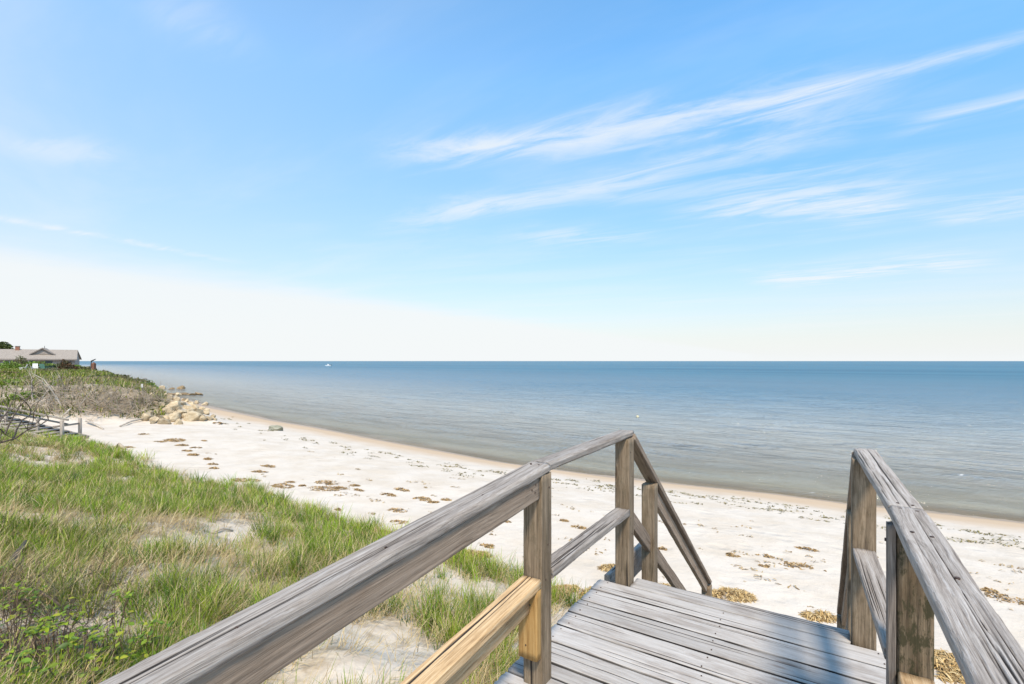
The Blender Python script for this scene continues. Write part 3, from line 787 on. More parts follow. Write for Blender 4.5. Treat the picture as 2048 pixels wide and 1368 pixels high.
def shrub(name, loc, rx, ry, rz_, tints, n, size, label, group, cat='shrub', stems=7):
    root = tag(empty(name, loc), label, cat, group)
    u = rng.normal(size=(n, 3)); u /= np.linalg.norm(u, axis=1)[:, None]; u[:, 2] = np.abs(u[:, 2]) - .15
    lum = 1 + .35 * vnoise(u[:, 0] * 2.3 + loc[0], u[:, 1] * 2.3 + loc[1] + u[:, 2] * 2, 101)
    rad_ = (rng.random(n) ** .35) * lum
    C = u * rad_[:, None] * np.array([rx, ry, rz_])
    a = rng.normal(size=(n, 3)); a /= np.linalg.norm(a, axis=1)[:, None]
    b2 = np.cross(a, rng.normal(size=(n, 3))); b2 /= np.linalg.norm(b2, axis=1)[:, None]
    s = size * rng.uniform(.6, 1.4, (n, 1))
    V = np.stack([C - a * s, C + b2 * s * .45, C + a * s, C - b2 * s * .45], 1).reshape(-1, 3)
    Fq = np.arange(n * 4).reshape(n, 4)
    tc = np.array(tints)[rng.integers(0, len(tints), n)] * rng.uniform(.7, 1.3, (n, 1))
    fo_ = mesh_obj('foliage', V, Fq, M['leaf'], root, False, None, {'tint': np.repeat(tc, 4, 0)}); fo_['kind'] = 'stuff'
    mb = MB()
    for i in range(stems):
        t_ = random.uniform(0, 6.28); k = random.uniform(.3, .8)
        mb.tube([(0, 0, -.15), (rx * k * .4 * math.cos(t_), ry * k * .4 * math.sin(t_), rz_ * .4), (rx * k * math.cos(t_), ry * k * math.sin(t_), rz_ * .75)], [.05 * rx, .03 * rx, .01 * rx], 4)
    mb.build('stem', M['stem'], root)
    return root
BRIGHT = [(.16, .25, .03), (.12, .21, .028), (.21, .28, .045)]; DARKG = [(.05, .085, .02), (.07, .11, .025), (.04, .065, .02)]; RUST = [(.15, .075, .035), (.10, .06, .03), (.06, .065, .025)]
OLIVE = [(.10, .125, .035), (.13, .145, .05), (.17, .15, .07)]


def gpt(px, Z, dz=0.):
    x = (px - CX) / FPX * Z; return Vector((x, Z, ground(x, Z) + dz))

# ------------------------------------------------------------------ house on the headland
M['shingle'] = simple('grey_shingle', (.30, .26, .225), .9, .22, 3.5, .3)
M['roof'] = simple('tan_shingle_roof', (.285, .245, .205), .9, .22, 4.5, .3)
M['trim'] = simple('grey_trim', (.22, .19, .17), .8, .2, 5)
M['brick'] = simple('red_brick', (.27, .12, .075), .9, .3, 8)
M['darkglass'] = simple('window_glass', (.055, .065, .075), .15, .2, 3)
M['white'] = simple('white_paint', (.62, .62, .59), .6, .08, 4)
M['metal'] = simple('dark_metal', (.03, .03, .035), .5, .3, 5)
M['rust'] = simple('rust_brown_wood', (.16, .065, .035), .8, .3, 6)
M['teal'] = simple('green_paint', (.06, .15, .105), .6, .15, 5)
M['dkgreen'] = simple('dark_green_paint', (.015, .045, .022), .6, .2, 5)
HZ = 100.0; hx1 = (150 - CX) / FPX * HZ; hg = 3.0
HA = R_(37)
house = tag(empty('shingle_house', (hx1 - 12 * math.cos(HA) - 4 * math.sin(HA), HZ - 12 * math.sin(HA) + 4 * math.cos(HA), hg), HA), 'low grey shingled house with tan roof and small gable on the headland', 'house')
Lh, Dh, eave, ridge = 24.0, 8.0, 1.95, 3.75
x0, x1_ = -Lh + 12, 12.0                       # local extent, the right end at +12
mb = MB(); y0, y1 = -Dh / 2, Dh / 2
mb.add([(x0, y0, -1), (x1_, y0, -1), (x1_, y1, -1), (x0, y1, -1), (x0, y0, eave), (x1_, y0, eave), (x1_, y1, eave), (x0, y1, eave), (x0, 0, ridge - .1), (x1_, 0, ridge - .1)],
       [(0, 1, 5, 4), (2, 3, 7, 6), (1, 2, 6, 9, 5), (3, 0, 4, 8, 7)])
mb.build('wall', M['shingle'], house)
def slab(p, th):                               # a roof plane with thickness
    up = Vector((0, 0, th)); p = [Vector(q) for q in p]
    mb = MB(); k = len(p); mb.add(p + [q + up for q in p], [tuple(range(k))[::-1], tuple(range(k, 2 * k))] + [(i, (i + 1) % k, k + (i + 1) % k, k + i) for i in range(k)])
    return mb
ov = .35
rf = slab([(x0 - ov, y0 - .4, eave - .15), (x1_ + ov, y0 - .4, eave - .15), (x1_ + ov * .2, 0, ridge), (x0 - ov, 0, ridge)], .14).build('roof', M['roof'], house)
slab([(x0 - ov, 0, ridge), (x1_ + ov * .2, 0, ridge), (x1_ + ov, y1 + .4, eave - .15), (x0 - ov, y1 + .4, eave - .15)], .14).build('roof', M['roof'], house)
slab([(x0 - ov, y0 - .46, eave - .3), (x1_ + ov, y0 - .46, eave - .3), (x1_ + ov, y0 - .41, eave - .3), (x0 - ov, y0 - .41, eave - .3)], .16).build('fascia', M['trim'], house)
# cross gable
gx0, gx1, gz0, gz1, gyf = 5.1, 8.75, 2.9, 4.1, y0 + 1.55
gm = (gx0 + gx1) / 2
mb = MB(); mb.add([(gx0 + .25, gyf, gz0), (gx1 - .25, gyf, gz0), (gm, gyf, gz1 - .06), (gm, 2.2, gz1 - .06), (gx0 + .25, 2.2, gz0), (gx1 - .25, 2.2, gz0)], [(0, 1, 2), (1, 5, 3, 2), (0, 2, 3, 4)])
dm = mb.build('gable', M['shingle'], house)
slab([(gx0 - .1, gyf - .25, gz0 - .1), (gm, gyf - .25, gz1), (gm, 2.2, gz1), (gx0 - .1, 2.2, gz0 - .1)], .12).build('gable_roof', M['roof'], dm)
slab([(gm, gyf - .25, gz1), (gx1 + .1, gyf - .25, gz0 - .1), (gx1 + .1, 2.2, gz0 - .1), (gm, 2.2, gz1)], .12).build('gable_roof', M['roof'], dm)
for sgn, xa in ((1, gx0), (-1, gx1)):
    mb = MB(); a_, b_ = Vector((xa - .1 * sgn, gyf - .27, gz0 - .16)), Vector((gm, gyf - .27, gz1 - .06)); mb.tube([a_, b_], .07, 4); mb.build('barge_board', M['trim'], dm)
mb = MB(); mb.box((gm + .25, gyf + .5, gz1 + .25), (.07, .07, .5)); mb.build('vent_pipe', M['metal'], house)
chm = MB().box((3.0, -.2, ridge + .2), (.62, .62, 1.0)).build('chimney', M['brick'], house)
MB().box((3.0, -.2, ridge + .74), (.74, .74, .1)).build('chimney_cap', M['trim'], chm)
for wx in (-8, -4.5, -1, 2.5, 5.2, 10.2, 11.1):
    wd_ = 1.1 if wx < 10 else .62
    fr_ = MB().box((wx, y0 - .03, 1.02), (wd_ + .16, .08, 1.3)).build('window', M['trim'], house)
    MB().box((wx, y0 - .06, 1.02), (wd_, .06, 1.14)).build('pane', M['darkglass'], fr_)
    MB().box((wx, y0 - .10, 1.02), (.05, .05, 1.14)).build('mullion', M['white'], fr_)
dr = MB().box((8.0, y0 - .03, .75), (1.1, .07, 2.1)).build('door', M['darkglass'], house)
MB().box((11.85, y0 - .02, .6), (.16, .1, 2.4)).build('corner_board', M['trim'], house)
# crown of a tree behind the roof at the left edge
tr_ = tag(empty('evergreen_tree', (at(0, 700, 100).x, 100, 4.2)), 'dark wind-bent evergreen tree showing above the house roof', 'tree')
n = 1800; u = rng.normal(size=(n, 3)); u /= np.linalg.norm(u, axis=1)[:, None]
C = u * (rng.random((n, 1)) ** .4) * np.array([2.1, 1.8, 1.0]) * (1 + .4 * vnoise(u[:, 0] * 3, u[:, 2] * 3, 103))[:, None] + np.array([-.4, 0, 3.3])
C[:, 2] -= .16 * np.clip(C[:, 0], 0, 9)
a = rng.normal(size=(n, 3)); a[:, 2] *= .4; a /= np.linalg.norm(a, axis=1)[:, None]; b2 = np.cross(a, rng.normal(size=(n, 3))); b2 /= np.linalg.norm(b2, axis=1)[:, None]
s = .3 * rng.uniform(.6, 1.3, (n, 1))
V = np.stack([C - a * s, C + b2 * s * .4, C + a * s, C - b2 * s * .4], 1).reshape(-1, 3)
cr_ = mesh_obj('crown', V, np.arange(n * 4).reshape(n, 4), M['leaf'], tr_, False, None, {'tint': np.repeat(np.array(DARKG)[rng.integers(0, 3, n)] * rng.uniform(.6, 1.5, (n, 1)) + np.array([.02, .008, 0]), 4, 0)}); cr_['kind'] = 'stuff'
MB().tube([(0, 0, -.5), (-.2, 0, 1.4), (-.5, 0, 3.2)], [.25, .2, .1], 7).build('trunk', M['darktwig'], tr_)

# shrubs round the house
SH = [(8, 92, 2.6, 1.1, BRIGHT, 'leftmost bright green shrub below the house roof'), (32, 90, 2.4, 1.2, BRIGHT, 'bright green shrub left of the white garden chair'), (42, 95, 1.5, 1.75, OLIVE, 'olive shrub reaching the eaves below the chimney'),
      (58, 92, 2.0, 1.1, BRIGHT, 'bright green shrub behind the white garden chair'), (74, 94, 2.0, 1.55, BRIGHT, 'tall bright green shrub under the small gable'), (90, 93, 1.8, 1.0, OLIVE, 'olive shrub behind the dark green box'),
      (103, 90, 1.3, .9, BRIGHT, 'bright green shrub right of the gable by the house door'), (118, 80, 1.1, .85, DARKG, 'dark green shrub at the house corner'), (130, 78, 1.4, 1.25, RUST, 'rust brown shrub against the house corner'),
      (143, 76, 1.0, .7, RUST, 'small rust brown shrub right of the larger rust one'), (155, 78, 1.0, .62, BRIGHT, 'small bright green shrub right of the house corner'), (172, 78, 1.4, .55, OLIVE, 'low olive shrub left of the dark lamp arm'), (205, 76, 1.6, .5, OLIVE, 'low olive shrub right of the rust brown post')]
for px_, Z_, r_s, h_s, tn, lb in SH:
    shrub('shrub', gpt(px_, Z_ - 6 if Z_ > 85 else Z_), r_s, r_s * .8, h_s * 1.45, tn, 1100, .17, lb, 'shrubs round the headland house')
for px_, Z_, r_s, h_s, tn, lb in [(15, 44, 1.6, .55, RUST, 'dark brown low thicket on the dune crest at the left edge'), (230, 40, 1.5, .6, OLIVE, 'olive shrub on the dune slope above the brushwood'), (205, 37, 1.3, .5, OLIVE, 'olive shrub left of its twin above the brushwood'),
                                  (262, 44, 1.7, .6, OLIVE, 'olive shrub near the top of the boulders'), (290, 41, .9, .55, BRIGHT, 'small green shrub beside the little white sign'), (25, 30, .9, .5, BRIGHT, 'green shrub on the slope above the neighbouring steps'),
                                  (55, 27, .8, .45, BRIGHT, 'green shrub beside the neighbouring steps rail'), (90, 27.5, .6, .4, OLIVE, 'olive shrub under the brushwood by the steps'), (150, 60, 1.5, .5, OLIVE, 'olive shrub on the dune crest in front of the house corner'), (100, 62, 1.5, .45, OLIVE, 'olive shrub on the dune crest below the green box')]:
    shrub('dune_shrub', gpt(px_, Z_), r_s, r_s * .8, h_s, tn, 700, .10, lb, 'shrubs on the dune slope')


# garden chairs
def adirondack(loc, rz, mat, label):
    r = tag(empty('garden_chair', loc, rz), label, 'chair', 'garden chairs on the headland')
    for i in range(5):
        MB().box((-.22 + .11 * i, .18, .62), (.09, .03, .85), tilt=Matrix.Rotation(R_(-22), 3, 'X')).build('back_slat', M[mat], r)
    for i in range(4):
        MB().box((0, -.33 + .13 * i, .38 - .03 * i), (.56, .11, .03)).build('seat_slat', M[mat], r)
    for sx2 in (-1, 1):
        MB().box((sx2 * .34, -.12, .58), (.12, .75, .03)).build('armrest', M[mat], r)
        MB().box((sx2 * .33, -.38, .28), (.04, .1, .6)).build('leg', M[mat], r)
        MB().box((sx2 * .30, .1, .2), (.035, .95, .12), tilt=Matrix.Rotation(R_(-18), 3, 'X')).build('leg', M[mat], r)
    return r
adirondack(gpt(70, 66, .12), R_(40), 'white', 'white wooden garden chair on the headland lawn')
adirondack(gpt(85, 67, .02), R_(60), 'teal', 'teal green garden chair beside the white one')
adirondack(gpt(49, 70, .0), R_(-60), 'white', 'half hidden pale garden chair left of the white one')
bx = tag(empty('storage_box', gpt(97, 68)), 'dark green storage box beside the garden chairs', 'box')
MB().box((0, 0, .38), (1.0, .6, .75)).build('body', M['dkgreen'], bx); MB().box((0, -.02, .78), (1.06, .66, .06)).build('lid', M['dkgreen'], bx)
# rust post and bent dark lamp on the crest
p = gpt(187.5, 75)
rp_ = tag(empty('rust_post', p), 'rust brown square post with pointed top on the headland crest', 'post')
MB().box((0, 0, .62), (.40, .40, 1.3)).build('shaft', M['rust'], rp_)
mb = MB(); mb.add([(-.2, -.2, 1.27), (.2, -.2, 1.27), (.2, .2, 1.27), (-.2, .2, 1.27), (0, 0, 1.52)], [(0, 1, 4), (1, 2, 4), (2, 3, 4), (3, 0, 4), (3, 2, 1, 0)]); mb.build('cap', M['rust'], rp_)
p = gpt(181.5, 75.5)
lp = tag(empty('bent_lamp', p), 'dark bent arm lamp standing beside the rust brown post', 'lamp')
MB().tube([(0, 0, -.2), (.03, 0, .9), (.10, 0, 1.62)], [.07, .06, .06], 6).build('pole', M['metal'], lp)
MB().tube([(.08, 0, 1.60), (.35, 0, 1.74), (.78, 0, 1.95)], [.11, .10, .05], 6).build('arm', M['metal'], lp)
p = gpt(210, 74); tag(MB().tube([(0, 0, -.2), (.01, 0, .75)], .045, 5).build('stake', M['twig'], None, loc=p), 'thin grey stake on the headland crest', 'stake')
p = hit(284.5, 786)
sg = tag(empty('warning_sign', p), 'small white sign on a stake above the boulders', 'sign')
MB().tube([(0, 0, -.2), (0, 0, .55)], .02, 5).build('stake', M['twig'], sg); MB().box((0, -.025, .42), (.12, .02, .2)).build('sign_board', M['white'], sg)

# ------------------------------------------------------------------ boulders
ORD = 'first second third fourth fifth sixth seventh eighth ninth tenth eleventh twelfth thirteenth fourteenth fifteenth sixteenth seventeenth eighteenth'.split()
def ranked(items, rows, y=1, x=0):
    """sort into rows by height in the view, then left to right: yields item, row, place"""
    it = sorted(items, key=lambda a: -a[y]); k = math.ceil(len(it) / rows); out = []
    for r in range(rows):
        for j, a in enumerate(sorted(it[r * k:(r + 1) * k], key=lambda a: a[x])): out.append((a, r, j))
    return out
def rock_mat(name, c1, c2, c3):
    m, t, b = new_mat(name); oc = t.node('ShaderNodeTexCoord').outputs['Object']; rnd = t.node('ShaderNodeObjectInfo').outputs['Random']
    p = t.vmath('ADD', oc, t.comb(t.math('MULTIPLY', rnd, 40.), rnd, rnd))
    n = t.noise(p, 2.2, 7, .65, .3); n2 = t.noise(p, 14, 4, .7)
    c = t.ramp(n, [(.3, c3), (.48, c1), (.68, c2)]); c = t.mixc(t.maprange(n2, .6, .75, 0., .5), c, (.10, .085, .06, 1))
    h = t.node('ShaderNodeHueSaturation'); t.put(h.inputs['Color'], c); t.put(h.inputs['Value'], t.math('ADD', .72, t.math('MULTIPLY', rnd, .5)))
    t.l.new(h.outputs[0], b.inputs['Base Color']); b.inputs['Roughness'].default_value = .9
    bn = t.node('ShaderNodeBump'); t.put(bn.inputs['Height'], t.math('ADD', n, t.math('MULTIPLY', n2, .2))); bn.inputs['Strength'].default_value = .6; bn.inputs['Distance'].default_value = .12
    t.l.new(bn.outputs[0], b.inputs['Normal'])
    return m
M['rock'] = rock_mat('tan_granite', (.46, .36, .225), (.58, .48, .33), (.28, .21, .13))
M['seaweed_rock'] = rock_mat('brown_weedy_rock', (.24, .165, .085), (.36, .26, .15), (.11, .085, .045))
M['greyrock'] = rock_mat('greenish_grey_rock', (.26, .255, .19), (.36, .34, .26), (.15, .15, .10))
rock_me = []
for k in range(9):
    bm = bmesh.new(); bmesh.ops.create_icosphere(bm, subdivisions=3, radius=1)
    rr_ = random.Random(k)
    pl = [(Vector((rr_.gauss(0, 1), rr_.gauss(0, 1), rr_.gauss(0, .8))).normalized(), rr_.uniform(.42, .78)) for _ in range(12)]
    for v in bm.verts:
        c = v.co.copy()
        for nrm, dd in pl:
            e = c.dot(nrm) - dd
            if e > 0: c -= nrm * e * .93
        v.co = c * (1 + .05 * float(vnoise(c.x * 4 + k, c.y * 4 + c.z * 3, 111)))
    me = bpy.data.meshes.new('boulder'); bm.to_mesh(me); bm.free(); me.materials.append(M['rock'])
    for p_ in me.polygons: p_.use_smooth = False
    rock_me.append(me)
def rock(name, loc, size, label, group=None, flat=(1, 1, .72), mat=None, rz=None, cat='boulder', seed=None):
    me = rock_me[random.randrange(9) if seed is None else seed]
    if mat: me = me.copy(); me.materials[0] = M[mat]
    o = bpy.data.objects.new(name, me); col.objects.link(o)
    o.location = loc; o.scale = (size * flat[0], size * flat[1], size * flat[2])
    o.rotation_euler = (random.uniform(-.25, .25), random.uniform(-.25, .25), random.uniform(0, 6.28) if rz is None else rz)
    return tag(o, label, cat, group)
# the pile: rows climbing from the sand to the dune shoulder (photo x, y, radius in photo px)
PILE = [(292, 838, 15), (310, 842, 11), (330, 846, 13), (350, 838, 16), (357, 846, 11), (338, 836, 10), (384, 838, 18), (404, 838, 12), (418, 837, 9), (428, 838, 7), (362, 828, 16), (318, 826, 11), (300, 830, 11), (334, 822, 12), (348, 815, 17), (378, 826, 12),
        (393, 825, 14), (412, 827, 10), (310, 818, 9), (325, 812, 10), (375, 816, 11), (390, 815, 10), (402, 818, 8), (363, 808, 10), (342, 806, 9), (382, 808, 8), (330, 802, 8), (352, 798, 9), (368, 800, 8), (340, 795, 8), (355, 790, 7), (372, 833, 9), (323, 834, 9), (345, 826, 9), (398, 833, 8), (305, 845, 7), (425, 833, 7), (315, 800, 7), (330, 790, 6), (318, 785, 6)]
PILE += [(300, 800, 8), (306, 790, 8), (296, 812, 9), (289, 822, 9), (313, 808, 8), (309, 780, 7), (299, 776, 6), (320, 793, 7), (283, 831, 8)]
PILE += [(random.uniform(295, 415), random.uniform(800, 840), random.uniform(5, 9)) for _ in range(26)]
RG = 'tan boulders of the revetment'
ROWN = ['bottom', 'second', 'third', 'fourth', 'top']
for (px_, py_, r_), row_, j_ in ranked(PILE, 5):
    p = hit(px_, py_ + 2); s_m = r_ * p.y / FPX * 1.05
    p.z = ground(p.x, p.y) + .22 * s_m
    rock('boulder', p, s_m, f'tan boulder, {ORD[j_]} from the left in the {ROWN[row_]} row of the rock pile', RG)
for (px_, py_, r_), row_, j_ in ranked([(238, 752, 6), (247, 754, 5), (252, 759, 6), (262, 762, 6), (258, 767, 5), (270, 770, 6), (278, 775, 6), (285, 781, 5), (266, 775, 5), (292, 786, 5), (275, 766, 5)], 1):
    Z_ = 52 + (py_ - 750) * .1; x_ = (px_ - CX) / FPX * Z_; s_m = r_ * Z_ / FPX * 1.6
    rock('boulder', (x_, Z_, ground(x_, Z_) + .15 * s_m), s_m, f'tan boulder on the headland crest slope, {ORD[j_]} from the left there', 'boulders near the headland crest')
def searock(px_, py_, r_, lb, fl, mat):
    Z_ = (CAM_Z - .1) * FPX / (py_ - CY); rock('sea_rock', ((px_ - CX) / FPX * Z_, Z_, .05), r_ * Z_ / FPX, lb, 'rocks in the shallows off the headland', fl, mat, 0., 'rock')
searock(326, 776, 8, 'pale rounded rock in the water left of the others off the headland', (1.1, .9, .9), 'rock')
searock(343, 777, 6, 'low dark rock between two rounded rocks in the water', (1.3, .9, .4), 'seaweed_rock')
searock(363, 777, 9, 'orange brown rounded rock in the water off the headland', (1, .9, .75), 'seaweed_rock')
for i, (px_, r_) in enumerate([(340, 9), (355, 10), (370, 11), (385, 10), (399, 9)]):
    searock(px_, 788, r_, f'flat weedy ledge rock in the water, {ORD[i]} from the left of the ledge', (1.3, .8, .35), 'seaweed_rock')
p = hit(553, 861); rock('beach_rock', (p.x, p.y, p.z + .05), .48, 'lone flat greenish rock on the damp sand', None, (1.05, .6, .5), 'greyrock', .3, 'rock', 2)
p = hit(545, 861); rock('beach_rock', (p.x - .05, p.y, p.z + .03), .3, 'small rock leaning against the lone flat rock on the sand', None, (1, .7, .5), 'greyrock', 1., 'rock', 4)

# ------------------------------------------------------------------ neighbouring steps at the left
b0 = hit(150, 882); nst = tag(empty('neighbour_steps', b0), 'long low wooden steps with rails coming down to the sand', 'steps')
M['oldgrey'] = wood('old_grey_steps_wood', (.40, .36, .31), (.28, .245, .205), (.14, .115, .09), (.6, .5, .42), .5)
def nb(name, a, b, wd, th, up=(0, 0, 1)): return board(name, Vector(a) + b0, Vector(b) + b0, wd, th, M['oldgrey'], nst, up=up, res=.05, seg=.5, origin=b0)
dirn = Vector((-1, .10, 0)).normalized(); per_ = Vector((dirn.y, -dirn.x, 0))
nb_w = 1.0; rise = .085
base_off = Vector((-.35, .2, 0))
for i in range(15):
    c = base_off + dirn * (.38 * i) + Vector((0, 0, .13 + rise * i * .92))
    nb('step_board', c - per_ * nb_w / 2, c + per_ * nb_w / 2, .27, .045)
for sgn in (-1, 1):
    a = base_off + per_ * sgn * (nb_w / 2 + .05) - dirn * .2
    nb('stringer', a + Vector((0, 0, .02)), a + dirn * 5.6 + Vector((0, 0, .02 + rise * .92 / .38 * 5.6)), .045, .17)
for (pa, hh_) in ((124, .78), (160, .80)):
    q = hit(pa, 880 if pa == 124 else 874) - b0; q.z = ground(q.x + b0.x, q.y + b0.y) - b0.z
    nb('post', q - Vector((0, 0, .3)), q + Vector((0, 0, hh_)), .095, .095, (0, 1, 0))
    if pa == 124: qa = q
    else: qb = q
nb('cross_rail', qa + Vector((0, 0, .52)) - Vector((.35, 0, 0)), qb + Vector((0, 0, .58)), .045, .075)
nb('ground_board', qa + Vector((.05, 0, .07)), qb + Vector((-.05, 0, .07)), .06, .1)
nb('hand_rail', qa + Vector((.25, 0, .80)), qa + Vector((-4.6, .9, 1.5)), .05, .07)
nb('hand_rail', qa + Vector((.05, .2, .60)), qa + Vector((-4.6, 1.1, 1.25)), .045, .07)
for k in (1.2, 2.8, 4.3):
    q = qa + Vector((-k, .19 * k, 0)); gz = ground(q.x + b0.x, q.y + b0.y) - b0.z
    nb('post', Vector((q.x, q.y, gz - .2)), Vector((q.x, q.y, .72 + .15 * k)), .085, .085, (0, 1, 0))

# ------------------------------------------------------------------ dead wood
def branchy(mb, p, d, ln, r, depth, gravity=-.05, spread=.6, sides=5, rnd=random):
    pts = [Vector(p)]; d = Vector(d).normalized(); n = 4; rad_ = [r]
    for i in range(n):
        d = (d + Vector((rnd.gauss(0, .16), rnd.gauss(0, .16), rnd.gauss(0, .16) + gravity))).normalized()
        pts.append(pts[-1] + d * ln / n); rad_.append(r * (1 - .75 * (i + 1) / n))
        if depth > 0 and i >= 1:
            for _ in range(rnd.choice((1, 1, 2))):
                e = (d + Vector((rnd.gauss(0, spread), rnd.gauss(0, spread), rnd.gauss(0, spread)))).normalized()
                branchy(mb, pts[-1], e, ln * rnd.uniform(.4, .65), rad_[-1] * .7, depth - 1, gravity, spread, max(3, sides - 1), rnd)
    mb.tube(pts, rad_, sides)
rb = random.Random(5)
mb = MB()
for i in range(240):
    px_ = rb.uniform(45, 325); py_ = rb.uniform(776, 832) if px_ < 170 else rb.uniform(798, 836)
    p = hit(px_, py_)
    if ground(p.x, p.y) < 1.25: continue
    branchy(mb, p + Vector((0, 0, rb.uniform(0, .2))), (rb.gauss(.2, .8), rb.gauss(-.2, .5), rb.uniform(.05, .8)), rb.uniform(.7, 1.7), rb.uniform(.014, .03), 2, -.06, .7, 3, rb)
tag(mb.build('dead_brushwood', M['twig'], None), 'tangled grey dead brushwood covering the slope of the far dune', 'brushwood', kind='stuff')
def deadtree(name, px_, py_, dr_, ln, r, label, mat='pale', dep=2, sp=.45):
    p = hit(px_, py_); o = tag(empty(name, p), label, 'dead branch')
    mb = MB(); branchy(mb, (0, 0, 0), dr_, ln, r, dep, -.02, sp, 5, rb); mb.build('limb', M[mat], o); return o
deadtree('dead_branch', 125, 815, (-.75, -.1, 1.0), 2.3, .045, 'long pale dead branch leaning up left out of the brushwood')
deadtree('dead_branch', 66, 803, (-.1, -.1, 1), 1.4, .05, 'pale forked dead branch standing at the left of the brushwood')
deadtree('dead_branch', 60, 815, (.8, -.1, .75), 1.6, .04, 'pale dead branch leaning right above the neighbouring steps')
deadtree('dead_branch', 155, 820, (.6, -.1, .9), 1.6, .035, 'pale dead branch leaning right in the middle of the brushwood')
deadtree('dead_branch', 252, 838, (.95, .05, .55), 1.9, .035, 'thin dead branch leaning towards the boulders', 'twig', 1, .3)
def log(name, pts, rad, label, mat='pale', cat='driftwood', sides=7):
    o_l = pts[0]; mb = MB(); mb.tube([p - o_l for p in pts], rad, sides); return tag(mb.build(name, M[mat], None, True, loc=o_l), label, cat)
h_ = lambda x, y, l=0.: hit(x, y) + Vector((0, 0, l))
log('driftwood_log', [h_(73, 868, .06), h_(92, 872, .10), h_(118, 886, .03)], [.10, .12, .05], 'grey driftwood root lying below the neighbouring steps')
log('driftwood_log', [h_(172, 847, .12), h_(192, 853, .10), h_(206, 859, .03)], [.04, .06, .04], 'pale driftwood stick at the foot of the far dune')
log('driftwood_log', [h_(240, 854, .05), h_(262, 847, .12), h_(285, 842, .1)], [.04, .05, .03], 'driftwood stick lying left of the boulders')
log('driftwood_log', [h_(128, 838, .2), h_(138, 832, .32), h_(143, 830, .36)], [.05, .05, .02], 'short pale driftwood stub above the steps rail')
log('driftwood_log', [h_(224, 901, .05), h_(238, 897, .12), h_(250, 900, .04)], [.07, .1, .05], 'dark weathered driftwood lump on the sand by the grass', 'twig')
log('driftwood_log', [h_(140, 889, .04), h_(152, 885, .1), h_(164, 888, .03)], [.06, .08, .05], 'dark driftwood lump in front of the steps', 'twig')
log('driftwood_log', [h_(425, 1068, .02), h_(445, 1063, .05), h_(466, 1065, .02)], [.012, .02, .012], 'bleached stick lying in the bare sand pocket')

# bare branches coming in from the left edge
ns = tag(empty('bare_shrub', (-6.9, 5.6, ground(-6.9, 5.6))), 'dark leafless shrub branch reaching in from the left edge', 'shrub')
rb2 = random.Random(21); e0_ = ns.location
LIMBS = [[(-150, 920), (-40, 898), (5, 884), (30, 877), (55, 860), (80, 850), (97, 840)], [(-60, 800), (-12, 848), (2, 860), (12, 870), (26, 877)], [(27, 877), (34, 858), (44, 840), (58, 832), (70, 822), (75, 806)],
         [(-40, 880), (-4, 846), (8, 832), (18, 818), (27, 800), (31, 790)], [(4, 834), (14, 826), (30, 815), (46, 796)], [(68, 826), (66, 842), (62, 852)], [(-2, 838), (4, 820), (3, 806)], [(8, 832), (26, 826), (42, 826)], [(58, 858), (78, 842), (92, 830)],
         [(10, 868), (20, 845), (28, 830), (40, 812), (62, 790), (66, 772), (60, 762)], [(50, 803), (58, 812), (62, 824), (50, 815)], [(-2, 884), (3, 868), (2, 850)], [(22, 822), (10, 808), (2, 796)], [(36, 856), (24, 846), (18, 838)]]
mb = MB()
for li, pts in enumerate(LIMBS):
    Zb = 5.5 + .12 * (li % 4)
    P3 = [at(x, y, Zb + .08 * i) - e0_ for i, (x, y) in enumerate(pts)]
    r0 = .014 if li == 0 else .010 if li in (1, 2, 3, 9) else .006
    n = len(P3); mb.tube(P3, [r0 * (1 - .72 * i / (n - 1)) for i in range(n)], 5)
    for i in range(1, n):
        for _ in range(2):
            branchy(mb, P3[i], (rb2.gauss(.2, .6), rb2.gauss(0, .4), rb2.gauss(.5, .6)), rb2.uniform(.08, .22), r0 * .38, 0, 0, .5, 3, rb2)
mb.build('branches', M['darktwig'], ns)

# dead sticks and brambles in the lower left corner
log('dead_stick', [h_(-40, 1185, .04), h_(10, 1158, .08), h_(32, 1136, .12), h_(52, 1113, .16)], [.035, .034, .03, .016], 'thick dark dead stick at the left edge of the dune', 'darktwig', 'stick')
log('dead_stick', [h_(18, 1190, .12), h_(52, 1200, .11), h_(75, 1208, .11), h_(110, 1226, .09), h_(152, 1250, .03)], [.008, .012, .011, .011, .008], 'dark slender dead stick running through the brambles', 'darktwig', 'stick')
log('dead_stick', [h_(150, 1290, .16), h_(175, 1305, .15), h_(192, 1320, .12), h_(212, 1345, .05)], [.004, .007, .008, .006], 'grey twig sticking out of the bramble beside the rail', 'twig', 'stick')
log('dead_stick', [h_(-20, 1344, .12), h_(50, 1354, .12), h_(100, 1351, .12), h_(150, 1372, .06)], [.008, .008, .007, .005], 'brown twig along the bottom left corner', 'stem', 'stick')
log('dead_stick', [h_(35, 1222, .1), h_(58, 1228, .1), h_(70, 1236, .06)], [.008, .008, .005], 'short brown stick among the bramble leaves', 'darktwig', 'stick')
mb = MB()
for i in range(420):
    p = hit(rb.uniform(-60, 240), rb.uniform(1150, 1420)) if i < 370 else hit(rb.uniform(0, 330), rb.uniform(1080, 1330))
    branchy(mb, p, (rb.gauss(.2, .8), rb.gauss(0, .8), rb.uniform(.1, .8)), rb.uniform(.15, .45), rb.uniform(.002, .0045), 1, -.03, .6, 3, rb)
tag(mb.build('dead_twigs', M['darktwig'], None), 'fine dead twigs littering the lower left of the dune', 'twigs', kind='stuff')
